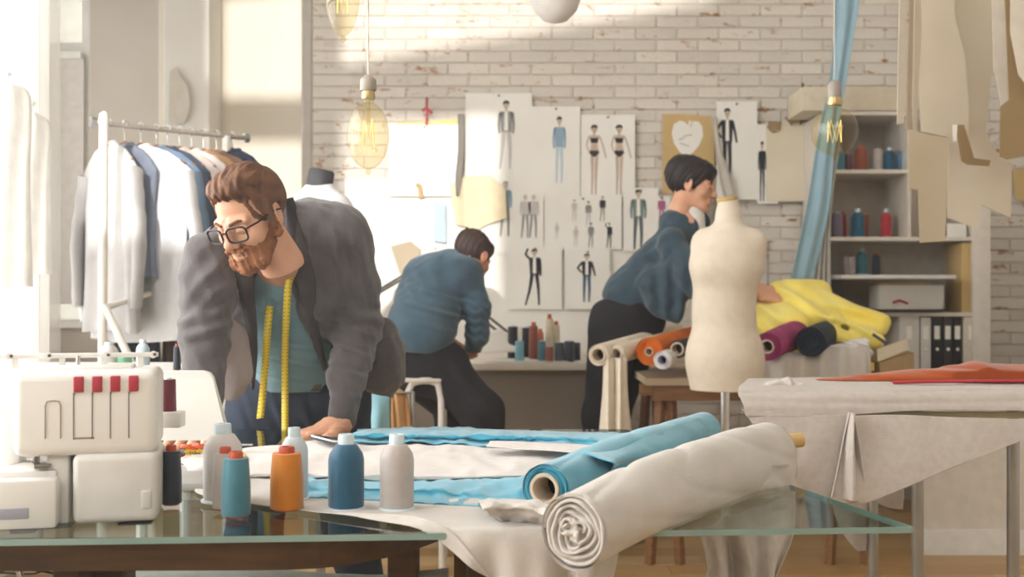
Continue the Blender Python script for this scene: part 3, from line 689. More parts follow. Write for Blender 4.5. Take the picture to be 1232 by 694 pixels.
# needle, presser foot
MB().px(62, 527, 74, 545, DM+0.015, 0.014, 0.002).build('needle_clamp', chrome, ov)
MB().tube([P(67, 528, DM+.02), P(67, 566, DM+.02)], 0.0012, 8).tube([P(63, 540, DM+.02), P(63, 562, DM+.02)], 0.0012, 8).build('needle', chrome, ov)
m_ = MB(); m_.px(58, 556, 75, 560, DM+0.005, 0.03, 0.0008); m_.px(60, 545, 64, 558, DM+.015, .006); m_.tube([P(60, 545, DM+.01), P(57, 552, DM+.01), P(62, 556, DM+.01)], .0009, 6)
m_.build('presser_foot', mat('steel_dark', S(140, 134, 128), 0.3, metal=0.8), ov)
MB().tube([P(62, 527, DM+.008), P(60, 534, DM+.004), P(66, 538, DM+.004), P(64, 545, DM+.008)], .001, 6).build('thread_guide', chrome, ov)
for x0, x1 in ((30, 58), (70, 98), (150, 190)):
    MB().px(x0, 629.5, x1, 636 if x0 == 30 else 632, DM, 0.03, .001).build('foot', blackp, ov)
# thread stand
m_ = MB(); m_.px(28, 424, 209, 429.5, DM+0.06, 0.008, 0.001)
for x in (42, 84, 150, 203): m_.lathe([(0.0022, 0), (0.0052, 0), (0.0052, 0.006), (0.0022, 0.006)], P(x, 426.5, DM+.058), 16, (0, -1, 0)); 
m_.build('thread_stand_bar', whitep, ov)
for x in (48, 100, 147, 189):
    MB().px(x-3.2, 429, x+3.2, 441, DM+0.062, 0.006).build('stand_post', whitep, ov, smooth=False)
for x in (42, 84, 150, 203): MB().tube([P(x, 426.5, DM+.05), P(x, 426.5, DM+.054)], .0022, 10).build('thread_eye', mat('eye_dark', S(110, 104, 96), .5), ov)
MB().px(64, 439, 175, 448, DM+0.04, 0.06, 0.004).build('spool_tray', whitep, ov)
MB().tube([P(118, 442, DM+.06), P(118, 427, DM+.06)], 0.003, 10).build('telescopic_rod', chrome, ov)
ov.rotation_euler.z = 0.23; ov.location.x -= 0.008; ov.location.y -= .014
# cloth under the needle and pincushion
o = cloth('sewing_scrap', [[P(-20, 556, 1.66), P(20, 552, 1.66), P(70, 556, 1.66)], [P(-20, 562, 1.60), P(30, 556, 1.60), P(70, 561, 1.60)], [P(-20, 573, 1.555), P(30, 572, 1.555), P(62, 571, 1.56)]], linen_w, None, 30, 14, .003, 12); tag(o, 'white cloth scrap lying on the overlocker bed under the needle', 'fabric')
s = SD(P(42, 535, 1.66)-Vector((.04, .03, .03)), P(42, 535, 1.66)+Vector((.04, .03, .03)), .002)
s.ell(P(42, 536, 1.66), (.019, .014, .008), .003).ell(P(36, 533, 1.655), (.008, .008, .006), .004).ell(P(50, 533, 1.655), (.008, .008, .006), .004); o = sdobj('pincushion', s, mat('cushion_red', S(204, 92, 70), .8)); tag(o, 'small red pincushion left of the needle column', 'pincushion')

# laptop behind the machine
lp = root('laptop', P(215, 530, 1.80), 'silver-white laptop seen from behind, half hidden by the overlocker', 'laptop')
zt = ZT+0.008; D0 = 1.86
a = P(120, 447, D0); 
pts = [P(110, 530, 1.80), P(110, 452, D0), P(114, 447, D0), P(245, 447, D0), P(253, 449.5, D0), P(257, 455, D0-.002), P(273, 515, 1.82), P(275, 530, 1.80)]
MB().prism(pts, (0, 0.008, 0.002)).build('lid', mat('laptop_shell', S(222, 218, 211), 0.35, S(216, 212, 205), 4), lp, smooth=False, bev=.0015)
MB().box((P(110, 0, 1.8).x, 1.80, ZT+.001), (P(274, 0, 1.8).x, 1.99, ZT+.014), .003).build('keyboard_base', mat('laptop_base', S(190, 188, 184), .4), lp)
# tape measure and red scissors on the table behind the cones
tape_y = mat('tape_yellow', S(236, 206, 60), 0.5, S(226, 194, 48), 20)
def tape_material():
    m = bpy.data.materials.new('tape_print'); m.use_nodes = True; nt = m.node_tree; b = nt.nodes['Principled BSDF']; b.inputs['Roughness'].default_value = .5; L = nt.links
    uv = nt.nodes.new('ShaderNodeUVMap'); sx = nt.nodes.new('ShaderNodeSeparateXYZ'); L.new(uv.outputs[0], sx.inputs[0])
    def mth(op, a, b_=None, c=None):
        n = nt.nodes.new('ShaderNodeMath'); n.operation = op
        for i, v in enumerate((a, b_, c)):
            if v is None: continue
            if isinstance(v, (int, float)): n.inputs[i].default_value = v
            else: L.new(v, n.inputs[i])
        return n.outputs[0]
    cm = mth('MULTIPLY', sx.outputs[1], 100.0)                  # centimetres along the tape
    t1 = mth('LESS_THAN', mth('FRACT', cm), 0.16); e1 = mth('GREATER_THAN', mth('ABSOLUTE', mth('SUBTRACT', sx.outputs[0], .5)), .18)
    t2 = mth('LESS_THAN', mth('FRACT', mth('MULTIPLY', cm, 2)), 0.2); e2 = mth('GREATER_THAN', mth('ABSOLUTE', mth('SUBTRACT', sx.outputs[0], .5)), .36)
    k = mth('MAXIMUM', mth('MULTIPLY', t1, e1), mth('MULTIPLY', t2, e2))
    mx = nt.nodes.new('ShaderNodeMixRGB'); L.new(k, mx.inputs[0]); mx.inputs[1].default_value = (*S(234, 206, 66), 1); mx.inputs[2].default_value = (*S(70, 60, 30), 1)
    L.new(mx.outputs[0], b.inputs['Base Color']); return m
tape_m = tape_material()
def ribbon(name, pts, w, side, m, parent=None, n=60):
    G = resamp(pts, n); side = resamp([side]*2 if not isinstance(side, list) else side, n); V = []; U = []; d = 0
    for i in range(n):
        if i: d += np.linalg.norm(G[i]-G[i-1])
        sv = side[i]/np.linalg.norm(side[i]); V += [G[i]-sv*w/2, G[i]+sv*w/2]; U += [(0, d), (1, d)]
    o = raw(name, V, [(2*i, 2*i+1, 2*i+3, 2*i+2) for i in range(n-1)], m, parent, .0008)
    uv = o.data.uv_layers.new(name='UVMap')
    for lo in o.data.loops: uv.data[lo.index].uv = U[lo.vertex_index]
    return o
o = ribbon('tape_measure', [T(222, 551, .7715), T(236, 545, .7715), T(252, 541, .7715), T(285, 543, .7715), T(296, 550, .7715)], 0.014, Vector((0.1, 1, 0.0)), tape_m); tag(o, 'yellow tape measure lying on the table behind the off-white spool', 'tape measure')
o = ribbon('tape_measure', [T(222, 543, .772), T(240, 540, .776), T(252, 548, .772)], 0.014, Vector((0, 0.3, 1)), tape_m); tag(o, 'yellow tape measure end standing on edge beside the navy cone', 'tape measure')
sc = root('scissors', T(238, 536, .772), 'scissors with orange-red handles lying behind the off-white spool', 'scissors')
for cx_ in (229, 243):
    c = T(cx_, 537, .782); MB().tube([c+Vector((.016*math.cos(t/12*6.283), .012*math.sin(t/12*6.283), 0.002*math.sin(t))) for t in range(12)], .0038, 8, closed=True).build('handle', mat('handle_red', S(204, 86, 48), .4), sc)
MB().box(T(246, 536, .778), T(246, 536, .778)+Vector((.09, .012, .003))).build('blade', chrome, sc)
# tailor's shears under the man's hand
sh = root('shears', T(385, 526, .772), 'steel tailor shears lying beside the bearded man\'s hand', 'scissors')
MB().prism([T(372, 527, .772), T(398, 531, .772), T(420, 538, .772), T(396, 535, .772)], (0, 0, .004)).build('blade', mat('steel', S(90, 92, 94), .25, metal=.9), sh, smooth=False)
MB().prism([T(374, 525, .777), T(400, 528, .777), T(422, 533, .777), T(400, 532, .777)], (0, 0, .004)).build('blade', chrome, sh, smooth=False)
# cables and ring under the table at the lower left
o = MB().tube(resamp([P(-10, 676, 1.8), P(15, 662, 1.78), P(45, 662, 1.8), P(54, 680, 1.82), P(40, 690, 1.8), P(-10, 688, 1.8)], 40), .0016, 6).build('power_cable', blackp); tag(o, 'thin black cable looping under the glass table at far left', 'cable')
o = MB().tube(resamp([P(-10, 690, 1.75), P(20, 684, 1.76), P(66, 690, 1.8), P(90, 700, 1.82)], 30), .002, 6).build('power_cable', blackp); tag(o, 'lower black cable running under the table past the ring', 'cable')
o = MB().tube(resamp([P(-15, 664, 1.6), P(5, 666, 1.6), P(20, 680, 1.6), P(26, 700, 1.6), P(28, 730, 1.6)], 30), .005, 10).build('chair_tube', chrome); tag(o, 'bent chrome chair tube showing under the table at the bottom left corner', 'chair')
o = MB().px(2, 664, 27, 684, 1.85, .03, .002).build('power_adapter', blackp); tag(o, 'black power adapter hanging in the cables under the table', 'adapter')
# grey cushion-like cloth below the apron
o = cloth('folded_linen', [[P(150, 683, 1.80), P(300, 686, 1.8), P(450, 690, 1.8), P(540, 684, 1.82)], [P(158, 700, 1.74), P(300, 700, 1.74), P(450, 702, 1.74), P(540, 700, 1.75)], [P(165, 760, 1.74), P(300, 760, 1.74), P(450, 760, 1.74), P(540, 760, 1.75)]], linen_g, None, 50, 20, .004, 5); tag(o, 'grey linen bundle seen below the wooden apron', 'fabric')
# ------------------------------------------------------------------ people
skin = mat('skin', S(222, 172, 142), 0.55, S(208, 154, 126), 14, sss=0.15)
skin_r = mat('skin_hand', S(206, 150, 120), 0.55, S(188, 128, 102), 25, sss=0.15)
def head_sd(res=0.0025, female=False, ears=(1, -1)):
    s = SD((-.105, -.14, -.17), (.105, .13, .13), res)
    s.ell((0, .018, .035), (.074, .094, .083), .0)
    s.ell((0, -.022, -.038), (.056 if not female else .052, .066, .066), .03)
    s.rc((-.032, -.055, -.088), (.032, -.055, -.088), .020, .020, .02) if not female else s.rc((-.016, -.06, -.084), (.016, -.06, -.084), .019, .019, .02)
    s.rc((0, -.068, -.088), (0, -.074, -.094), .018, .016, .015)
    for sx in (-1, 1):
        s.ell((sx*.040, -.052, -.024), (.024, .024, .024), .02)
        s.rc((sx*.012, -.080, .020), (sx*.044, -.066, .018), .010, .010, .012)
        s.ell((sx*.031, -.092, .000), (.019, .014, .0115), .008, 'd')
        s.ell((sx*.031, -.071, -.001), (.0165, .0145, .0125), .003)
        s.rc((sx*.018, -.0835, -.004), (sx*.043, -.0785, -.004), .0022, .002, .002)
        s.rc((sx*.010, -.092, -.030), (sx*.012, -.094, -.034), .0085, .0085, .006)
        s.ell((sx*.0065, -.100, -.041), (.0042, .006, .004), .002, 'd')
        s.rc((sx*.022, -.084, -.034), (sx*.032, -.074, -.062), .0025, .002, .008, 'd')
    s.rc((0, -.086, .010), (0, -.106, -.028), .0085, .0105, .010)
    s.rc((0, -.106, -.028), (0, -.104, -.031), .011, .011, .004)
    s.rc((-.020, -.083, -.059), (0, -.0915, -.056), .0048, .0068, .004); s.rc((.020, -.083, -.059), (0, -.0915, -.056), .0048, .0068, .004)
    s.rc((-.018, -.082, -.067), (.0, -.090, -.069), .0055, .008, .004); s.rc((.018, -.082, -.067), (.0, -.090, -.069), .0055, .008, .004)
    s.rc((-.022, -.090, -.0625), (.022, -.090, -.0625), .0018, .0018, .002, 'd')
    for sx in ears:
        R = Matrix.Rotation(sx*0.35, 3, 'Z')
        s.ell((sx*.077, .014, -.004), (.008, .019, .031), .004, R=R); s.ell((sx*.084, .012, .002), (.005, .011, .018), .003, 'd', R=R)
        s.ell((sx*.076, .006, -.027), (.007, .010, .010), .004)
        s.rc((sx*.080, .004, -.006), (sx*.080, .004, -.001), .004, .004, .003)
    s.rc((0, .025, -.05), (0, .045, -.15), .050, .056, .02)
    return s
def hand(s, W, fwd, up, scale=1.0, mirror=1, curl=0.25, spread=0.16, th=None, k=.006):
    """palm, four unequal bent fingers and a thumb from the side of the palm; up = back of the hand"""
    W = Vector(W); f = Vector(fwd).normalized(); u = Vector(up); u = (u-f*u.dot(f)).normalized(); sd = f.cross(u)*mirror
    q = lambda a, b, c: W+(f*a+sd*b+u*c)*scale
    s.rc(q(-.01, 0, 0), q(.02, 0, 0), .026*scale, .026*scale, .01, fl=None)
    s.rc(q(.02, -.022, 0), q(.082, -.028, 0), .014*scale, .0115*scale, .012)
    s.rc(q(.02, -.008, .002), q(.088, -.008, .002), .015*scale, .012*scale, .012)
    s.rc(q(.02, .008, .002), q(.086, .010, .002), .015*scale, .012*scale, .012)
    s.rc(q(.02, .022, 0), q(.078, .028, 0), .014*scale, .011*scale, .012)
    for i, (b, L, r) in enumerate(((.030, .058, .0078), (.010, .070, .0086), (-.010, .077, .0088), (-.029, .070, .0086))):
        base = .080 if i else .074; a0 = (i-1.5)*-spread; p = q(base, b, 0); ang = curl*0.5; pts = [p]
        for fr in (.44, .32, .24):
            d = (f*math.cos(ang)-u*math.sin(ang))*math.cos(a0)+sd*math.sin(a0); p = p+d*L*fr*scale; pts.append(p); ang += curl
        s.chain(pts, [r*1.08*scale, r*scale, r*.92*scale, r*.78*scale], .003)
    tb_ = q(.012, -.024, -.004); t1 = q(.042, -.050, -.008); t2 = q(.066, -.062, -.010); t3 = q(.086, -.066, -.014)
    s.chain([tb_, t1, t2, t3], [.015*scale, .0125*scale, .0105*scale, .0085*scale], .006)
    return s
def frame(loc, yaw, pitch, roll=0, sc=1.0):
    M = (Matrix.Rotation(math.radians(yaw), 3, 'Z') @ Matrix.Rotation(math.radians(pitch), 3, 'X') @ Matrix.Rotation(math.radians(roll), 3, 'Y'))*sc
    M = M.to_4x4(); M.translation = Vector(loc); return M
def xf(s, M):
    V, Q = s.mesh(); return V @ np.array(M.to_3x3()).T+np.array(M.translation), Q

# ==== bearded man leaning on the glass table
M = frame(P(301, 261, 2.40), -27, 28, -4, .865)
man = root('person', P(360, 660, 2.9), 'bearded man in glasses and dark grey blazer leaning over the glass table', 'person')
hs = head_sd(0.0024)
parts = [xf(hs, M)]
# torso core, arms and hands
neck = M @ Vector((0, .045, -.13)); chest = P(345, 345, 2.70)
s = SD((-.85, 2.35, .45), (-.15, 3.05, 1.36), 0.006)
s.rc(neck, P(338, 316, 2.66), .044, .048, .02).rc(P(345, 330, 2.68), P(365, 440, 2.86), .095, .085, .05).rc(P(290, 315, 2.68), P(372, 312, 2.80), .05, .045, .05)
s.chain([P(252, 308, 2.56), P(243, 400, 2.50), P(247, 480, 2.42)], [.045, .038, .026], .02)
s.chain([P(415, 292, 2.70), P(432, 388, 2.72), P(407, 503, 2.58)], [.045, .034, .021], .02)
s.rc(P(340, 490, 2.88), P(390, 490, 2.90), .06, .06, .05)
parts.append(s.mesh())
hl = P(399, 517, 2.545); s = SD(hl-Vector((.16, .16, .07)), hl+Vector((.08, .12, .08)), .0022)
hand(s, hl+Vector((.012, .0, .008)), (-.72, -.62, -.17), (-.15, 0, 1), 1.0, 1, .16, .20); s.noise(.0006, 60, 2)
parts.append(s.mesh())
hr = P(247, 500, 2.38); s = SD(hr-Vector((.12, .16, .09)), hr+Vector((.12, .12, .08)), .003)
hand(s, P(248, 500, 2.36), (.1, -.85, -.35), (0, -.3, 1), 1.0, -1, .2, .18); parts.append(s.mesh())
joinraw('body', parts, skin, man)
# eyes
def ball(name, M, c, r, m, par, seg=16):
    b = MB(); cc = M @ Vector(c); b.lathe([(max(r*math.sin(t/8*math.pi), 1e-4), -r*math.cos(t/8*math.pi)) for t in range(9)], cc, seg); return b.build(name, m, par)
# brows
for sx in (-1, 1):
    s = SD((-.06, -.11, 0), (.06, -.04, .045), .0014); s.rc((sx*.014, -.0905, .018), (sx*.034, -.0835, .0235), .0036, .0034, .002).rc((sx*.034, -.0835, .0235), (sx*.051, -.066, .018), .0034, .002, .002); s.noise(.0005, 200, 4)
    sdobj('eyebrow', s, mat('brow_brown', S(120, 78, 50), .9), man, M)
# hair
hairm = mat('hair_brown', S(128, 88, 62), 0.6, S(88, 56, 38), 40, 0.5, 260, stretch=(1, .25, 1))
def strand_noise(s, amp, f=55, seed=0, dirn=(1, .15, .2)):
    rs = np.random.RandomState(seed); X, Y, Z = s.ax[0][:, None, None], s.ax[1][None, :, None], s.ax[2][None, None, :]
    for k in range(3):
        fr = f*(1+.6*k)*6.283; s.f += (amp/(1+.5*k)*np.sin(X*fr*dirn[0]+Y*fr*dirn[1]+Z*fr*dirn[2]+1.6*np.sin(Y*40+Z*25+k)+rs.uniform(0, 6))).astype(np.float32)
s = SD((-.11, -.12, -.10), (.11, .14, .15), .0024)
s.ell((0, .022, .038), (.0825, .097, .088), 0).ell((0, -.040, .095), (.056, .040, .026), .03).ell((.02, -.01, .105), (.05, .06, .028), .03)
s.rc((-.05, -.115, -.03), (-.0, -.125, -.03), .075, .075, .012, 'd').rc((.05, -.115, -.03), (.0, -.125, -.03), .075, .075, .012, 'd')       # face opening
s.rc((-.055, -.112, .030), (.055, -.112, .030), .062, .062, .008, 'd')
for sx in (-1, 1):
    s.ell((sx*.085, .016, -.008), (.020, .021, .034), .006, 'd')
    s.rc((sx*.075, -.036, -.06), (sx*.09, -.052, .010), .028, .022, .006, 'd')
s.rc((0, .08, -.11), (0, .10, -.11), .075, .075, .02, 'd')
s.ell((0, .015, .035), (.072, .092, .080), 0, 'd')

for sx in (-1, 1): s.rc((sx*.074, -.014, -.028), (sx*.076, -.012, .035), .009, .011, .006)
strand_noise(s, .0012, 32, 2); s.fold((0, -.02, .09), (.08, .08, .04), (1, .4, 0), .022, .003, .8, 4)
sdobj('hair', s, hairm, man, M)
# beard
beardm = mat('beard_ginger', S(164, 108, 74), 0.85, S(132, 84, 56), 50, 0.6, 300)
s = SD((-.10, -.125, -.14), (.10, .04, .03), .0022)
s.ell((0, -.022, -.042), (.0610, .071, .071), .0); s.rc((-.032, -.058, -.092), (.032, -.058, -.091), .0255, .0255, .02).rc((0, -.070, -.096), (0, -.076, -.102), .023, .021, .015)
for sx in (-1, 1): s.rc((sx*.0725, -.006, -.045), (sx*.0745, -.010, .010), .013, .006, .012); 
s.rc((-.026, -.092, -.049), (.026, -.092, -.049), .0065, .0065, .006)
for sx in (-1, 1):
    s.rc((sx*.030, -.100, -.012), (sx*.050, -.085, -.012), .030, .034, .010, 'd')
    s.rc((sx*.05, -.085, -.022), (sx*.060, -.055, -.01), .024, .024, .010, 'd')
s.rc((0, -.115, -.02), (0, -.115, -.03), .024, .016, .004, 'd')
s.rc((-.012, -.098, -.0625), (.012, -.098, -.0625), .004, .004, .003, 'd')
s.rc((0, .03, -.14), (0, .06, -.09), .06, .05, .02, 'd')
s.rc((-.09, -.1, .05), (.09, -.1, .05), .05, .05, .01, 'd')
strand_noise(s, .0010, 45, 5, (1, .3, .1)); s.noise(.0008, 50, 3)
sdobj('beard', s, beardm, man, M)
# glasses: rest on the face, top-level
gl = root('glasses', M @ Vector((0, -.10, 0)), 'black-framed glasses worn by the bearded man', 'glasses')
gb = MB()
def rr(cx_, cz, w, h, y0, n=24):
    out = []
    for i in range(n):
        t = i/n*2*math.pi; c_, s_ = math.cos(t), math.sin(t); p = 0.55
        x = cx_+w*math.copysign(abs(c_)**p, c_); z = cz+h*math.copysign(abs(s_)**p, s_); out.append(M @ Vector((x, y0+abs(x)*.22, z)))
    return out
for sx in (-1, 1): gb.tube(rr(sx*.0345, -.004, .0265, .0185, -.1085), .0022, 8, closed=True)
gb.tube([M @ Vector(p) for p in ((-.010, -.107, .004), (0, -.111, .006), (.010, -.107, .004))], .0020, 8)
gb.build('frame', mat('frame_black', S(30, 26, 28), .3), gl)
for sx in (-1, 1):
    MB().tube([M @ Vector((sx*.061, -.094, .006)), M @ Vector((sx*.074, -.06, .007)), M @ Vector((sx*.0805, .0, .010)), M @ Vector((sx*.082, .022, .004))], .0020, 8).build('temple', mat('frame_black', S(30, 26, 28)), gl)
    b = MB(); v = [b.bm.verts.new(p) for p in rr(sx*.0345, -.004, .0255, .0175, -.1085)]; b.bm.faces.new(v); b.build('lens', glass_mat('lens_glass', (.97, .98, .98)), gl, smooth=False)

# tee shirt
teem = mat('tee_teal', S(118, 148, 156), 0.9, S(104, 134, 144), 12, 0.3, 250, sheen=.2)
s = SD((-.72, 2.48, .70), (-.28, 3.05, 1.20), .004)
s.rc(P(338, 345, 2.685), P(362, 450, 2.84), .108, .120, .05).rc(P(300, 325, 2.68), P(372, 325, 2.75), .062, .062, .05)
s.polypx([(312, 300), (356, 300), (350, 316), (337, 332), (322, 320)], 2.66)
s.plane((0.03, -.2, -1), P(360, 472, 2.74)); s.fold(P(350, 430, 2.72), (.1, .1, .09), (.2, 0, 1), .035, .003, .8, 2).fold(P(345, 360, 2.66), (.08, .08, .05), (.7, 0, .5), .03, .0025, .8, 5)
sdobj('tee_shirt', s, teem, man)
# trousers
jean = mat('jeans_navy', S(50, 60, 76), 0.9, S(38, 46, 60), 20, 0.3, 300)
s = SD((-.95, 2.55, 0.02), (-.15, 3.35, .96), .007)
s.ell(P(360, 478, 2.88), (.165, .14, .13), .0).rc(P(340, 452, 2.87), P(388, 452, 2.87), .128, .128, .03)
ka = Vector((-.66, 2.86, .42)); kb = Vector((-.42, 2.95, .42))
s.chain([P(318, 500, 2.86), ka, Vector((-.70, 2.95, .06))], [.098, .066, .048], .04); s.chain([P(400, 500, 2.90), kb, Vector((-.36, 3.05, .06))], [.098, .066, .048], .04)
s.plane((.03, -.10, 1), P(345, 456, 2.74)); s.fold(P(350, 500, 2.78), (.14, .1, .07), (1, 0, .6), .05, .004, .6, 3)
sdobj('trousers', s, jean, man)
MB().box(P(372, 470, 2.728), P(372, 470, 2.728)+Vector((.028, .01, .016)), .001).build('belt_buckle', mat('buckle_dark', S(80, 70, 60), .4, metal=.6), man)
for fx, fy in ((-.70, 2.93), (-.36, 3.03)):
    s = SD((fx-.08, fy-.22, 0), (fx+.08, fy+.1, .12), .005); s.rc((fx, fy+.02, .045), (fx, fy-.14, .03), .042, .036, .02); s.plane((0, 0, -1), (0, 0, .004)); sdobj('shoe', s, blackp, man)
# blazer
bla = mat('blazer_grey', S(98, 92, 92), 0.95, S(78, 72, 73), 14, 0.5, 350, sheen=.35)
s = SD((-.82, 2.36, .74), (-.17, 3.04, 1.34), .0042)
s.ell(P(345, 332, 2.715), (.20, .135, .17), .0)
s.rc(P(275, 300, 2.62), P(405, 282, 2.74), .066, .078, .06)
s.rc(P(372, 272, 2.80), P(395, 290, 2.84), .070, .07, .05)
s.rc(P(350, 380, 2.82), P(375, 425, 2.88), .15, .15, .06)
s.rc(P(300, 345, 2.66), P(292, 410, 2.68), .040, .026, .03)
s.rc(P(405, 370, 2.80), P(430, 440, 2.86), .062, .055, .04)
s.chain([P(251, 310, 2.55), P(250, 352, 2.52), P(246, 405, 2.48), P(246, 476, 2.42)], [.058, .058, .051, .043], .03)
s.chain([P(413, 293, 2.70), P(424, 340, 2.72), P(431, 390, 2.72), P(407, 501, 2.57)], [.066, .060, .055, .042], .03)
s.ell(P(458, 428, 2.84), (.058, .060, .100), .03); s.ell(P(472, 440, 2.86), (.035, .05, .075), .02)
s.polypx([(440, 480), (470, 479), (495, 455), (520, 500), (430, 520)], 3.1, .01)
# front opening, showing the tee
s.polypx([(318, 300), (340, 262), (345, 300), (347, 330), (359, 380), (376, 415), (392, 455), (398, 478), (392, 530), (282, 530), (300, 480), (306, 440), (308, 395), (303, 350), (310, 325)], 2.80, .008)
# hollow cuffs
s.rc(P(402, 516, 2.545), P(398, 526, 2.53), .031, .031, .0, 'd')
# creases
s.fold(P(431, 392, 2.68), (.09, .1, .06), (.45, 0, 1), .040, .0055, .3, 1).fold(P(420, 440, 2.64), (.07, .1, .08), (.6, 0, 1), .040, .0045, .8, 2)
s.fold(P(424, 330, 2.66), (.08, .1, .09), (1, 0, .35), .045, .005, .7, 3).fold(P(247, 395, 2.46), (.07, .1, .06), (-.3, 0, 1), .042, .0045, .3, 4)
s.fold(P(250, 340, 2.50), (.08, .1, .07), (.8, 0, -.7), .045, .004, .7, 6).fold(P(385, 320, 2.64), (.09, .1, .08), (1, 0, .1), .055, .005, .5, 7).fold(P(285, 340, 2.58), (.06, .1, .08), (.8, 0, -.5), .04, .004, .6, 8)
s.fold(P(460, 430, 2.80), (.06, .1, .08), (1, 0, -.4), .05, .004, .6, 9); s.noise(.0012, 14, 8)
sdobj('blazer', s, bla, man)
# lapels, collar, open front lining
lapm = mat('lapel_grey', S(84, 78, 79), 0.95, S(70, 64, 66), 14, 0.4, 350)
def strip(name, A_, B_, m, par, nu=30, nv=8, th=.005, amp=.002):
    return cloth(name, [A_, [(a+b)/2+Vector((0, -.010, 0)) for a, b in zip(A_, B_)], B_], m, par, nu, nv, amp, 9, 3, th)
strip('lapel', [P(345, 270, 2.60), P(347, 305, 2.58), P(352, 335, 2.58), P(364, 380, 2.62), P(378, 412, 2.67), P(390, 445, 2.72)], [P(358, 266, 2.62), P(370, 302, 2.582), P(379, 335, 2.575), P(380, 375, 2.62), P(386, 410, 2.67), P(393, 445, 2.715)], lapm, man)
strip('lapel', [P(306, 318, 2.53), P(306, 350, 2.545), P(309, 390, 2.59), P(309, 430, 2.64), P(305, 468, 2.67)], [P(262, 300, 2.52), P(284, 345, 2.545), P(296, 390, 2.60), P(301, 430, 2.645), P(303, 468, 2.675)], lapm, man)
strip('collar', [P(343, 240, 2.62), P(345, 262, 2.60), P(347, 290, 2.585), P(348, 318, 2.578)], [P(352, 238, 2.68), P(357, 258, 2.635), P(362, 288, 2.595), P(362, 312, 2.575)], mat('collar_dark', S(58, 54, 58), .95), man)
cloth('lining', [[P(276, 378, 2.60), P(292, 392, 2.60), P(304, 408, 2.62)], [P(270, 420, 2.58), P(288, 425, 2.60), P(303, 430, 2.63)], [P(268, 460, 2.58), P(286, 462, 2.59), P(303, 452, 2.63)], [P(270, 480, 2.58), P(280, 482, 2.59), P(294, 470, 2.62)]], mat('lining_mauve', S(186, 172, 168), .9, S(172, 158, 154), 20, .3, 100), man, 24, 24, .004, 8, thick=.004)
# cuff buttons
for i in range(3):
    MB().lathe([(.0045, 0), (.0045, .002), (.001, .0028)], P(424.5, 492-i*8, 2.60-.0*i), 12, (.6, -1, 0)).build('cuff_button', mat('button_dark', S(40, 36, 36), .4), man)
# tape measure round his neck
o = ribbon('tape_measure', [P(352, 312, 2.60), P(348, 332, 2.565), P(346, 352, 2.568), P(344, 390, 2.60), P(343, 430, 2.66), P(343, 480, 2.69), P(343, 518, 2.63)], .0165, Vector((1, .12, 0)), tape_m); tag(o, 'yellow tape measure hanging long from the bearded man\'s neck to the table', 'tape measure')
o = ribbon('tape_measure', [P(326, 356, 2.585), P(322, 395, 2.60), P(319, 440, 2.665), P(316, 475, 2.69), P(313, 503, 2.69)], .0175, Vector((1, .12, .15)), tape_m); tag(o, 'shorter yellow tape measure end with metal tip in front of the bearded man\'s shirt', 'tape measure')

# ==== woman leaning over the roll table
DW = 4.6
wo = root('person', P(725, 640, 4.8), 'short-haired woman in a loose slate top leaning over the yellow cloth', 'person')
M2 = frame(P(833, 224, DW), 78, 8, 4, .90)
hs = head_sd(.003, True, ears=(-1, 1)); parts = [xf(hs, M2)]
s = SD((.25, 4.3, .3), (1.15, 5.0, 1.45), .008)
s.rc(M2 @ Vector((0, .04, -.11)), P(825, 268, DW), .040, .050, .02).rc(P(822, 285, DW), P(765, 360, DW+.05), .06, .09, .04)
s.chain([P(814, 298, 4.54), P(842, 338, 4.47), P(905, 356, 4.62)], [.030, .030, .024], .02); s.chain([P(838, 284, 4.72), P(868, 330, 4.78), P(920, 350, 4.72)], [.035, .036, .024], .02)
parts.append(s.mesh()); hw = P(912, 355, 4.64); s = SD(hw-Vector((.08, .08, .08)), hw+Vector((.17, .1, .08)), .003)
hand(s, hw, (1, .1, -.15), (0, -.5, 1), .95, 1, .15); parts.append(s.mesh())
hw = P(922, 350, 4.72); s = SD(hw-Vector((.08, .08, .08)), hw+Vector((.17, .1, .08)), .003)
hand(s, hw, (1, .0, -.1), (0, -.5, 1), .95, -1, .15); parts.append(s.mesh())
joinraw('body', parts, skin, wo)
hb = mat('hair_black', S(44, 34, 38), .5, S(28, 22, 24), 40, .4, 260)
s = SD((-.11, -.125, -.12), (.11, .15, .16), .003)
s.ell((0, .026, .044), (.087, .106, .095), 0).ell((0, -.045, .07), (.066, .055, .045), .03).ell((0, .06, .08), (.07, .06, .05), .03)
s.rc((-.06, -.12, -.035), (.06, -.12, -.035), .075, .075, .008, 'd')
for sx in (-1, 1):
    s.ell((sx*.088, .004, -.02), (.022, .018, .026), .006, 'd'); s.rc((sx*.085, -.045, -.075), (sx*.09, -.05, -.01), .034, .022, .01, 'd')
s.rc((0, .085, -.125), (0, .11, -.125), .062, .062, .02, 'd'); s.ell((0, .015, .035), (.072, .092, .080), 0, 'd'); strand_noise(s, .002, 28, 7, (.4, .8, .5))
sdobj('hair', s, hb, wo, M2)
for sx in (-1, 1):
    s = SD((-.06, -.11, 0), (.06, -.04, .045), .0016); s.rc((sx*.014, -.090, .018), (sx*.034, -.083, .023), .003, .003, .002).rc((sx*.034, -.083, .023), (sx*.050, -.066, .018), .003, .002, .002); sdobj('eyebrow', s, hb, wo, M2)
    s = SD((-.06, -.11, -.02), (.06, -.06, .01), .0014); s.rc((sx*.018, -.0865, -.003), (sx*.044, -.0815, -.003), .0016, .0014, .001); sdobj('eyelashes', s, hb, wo, M2)
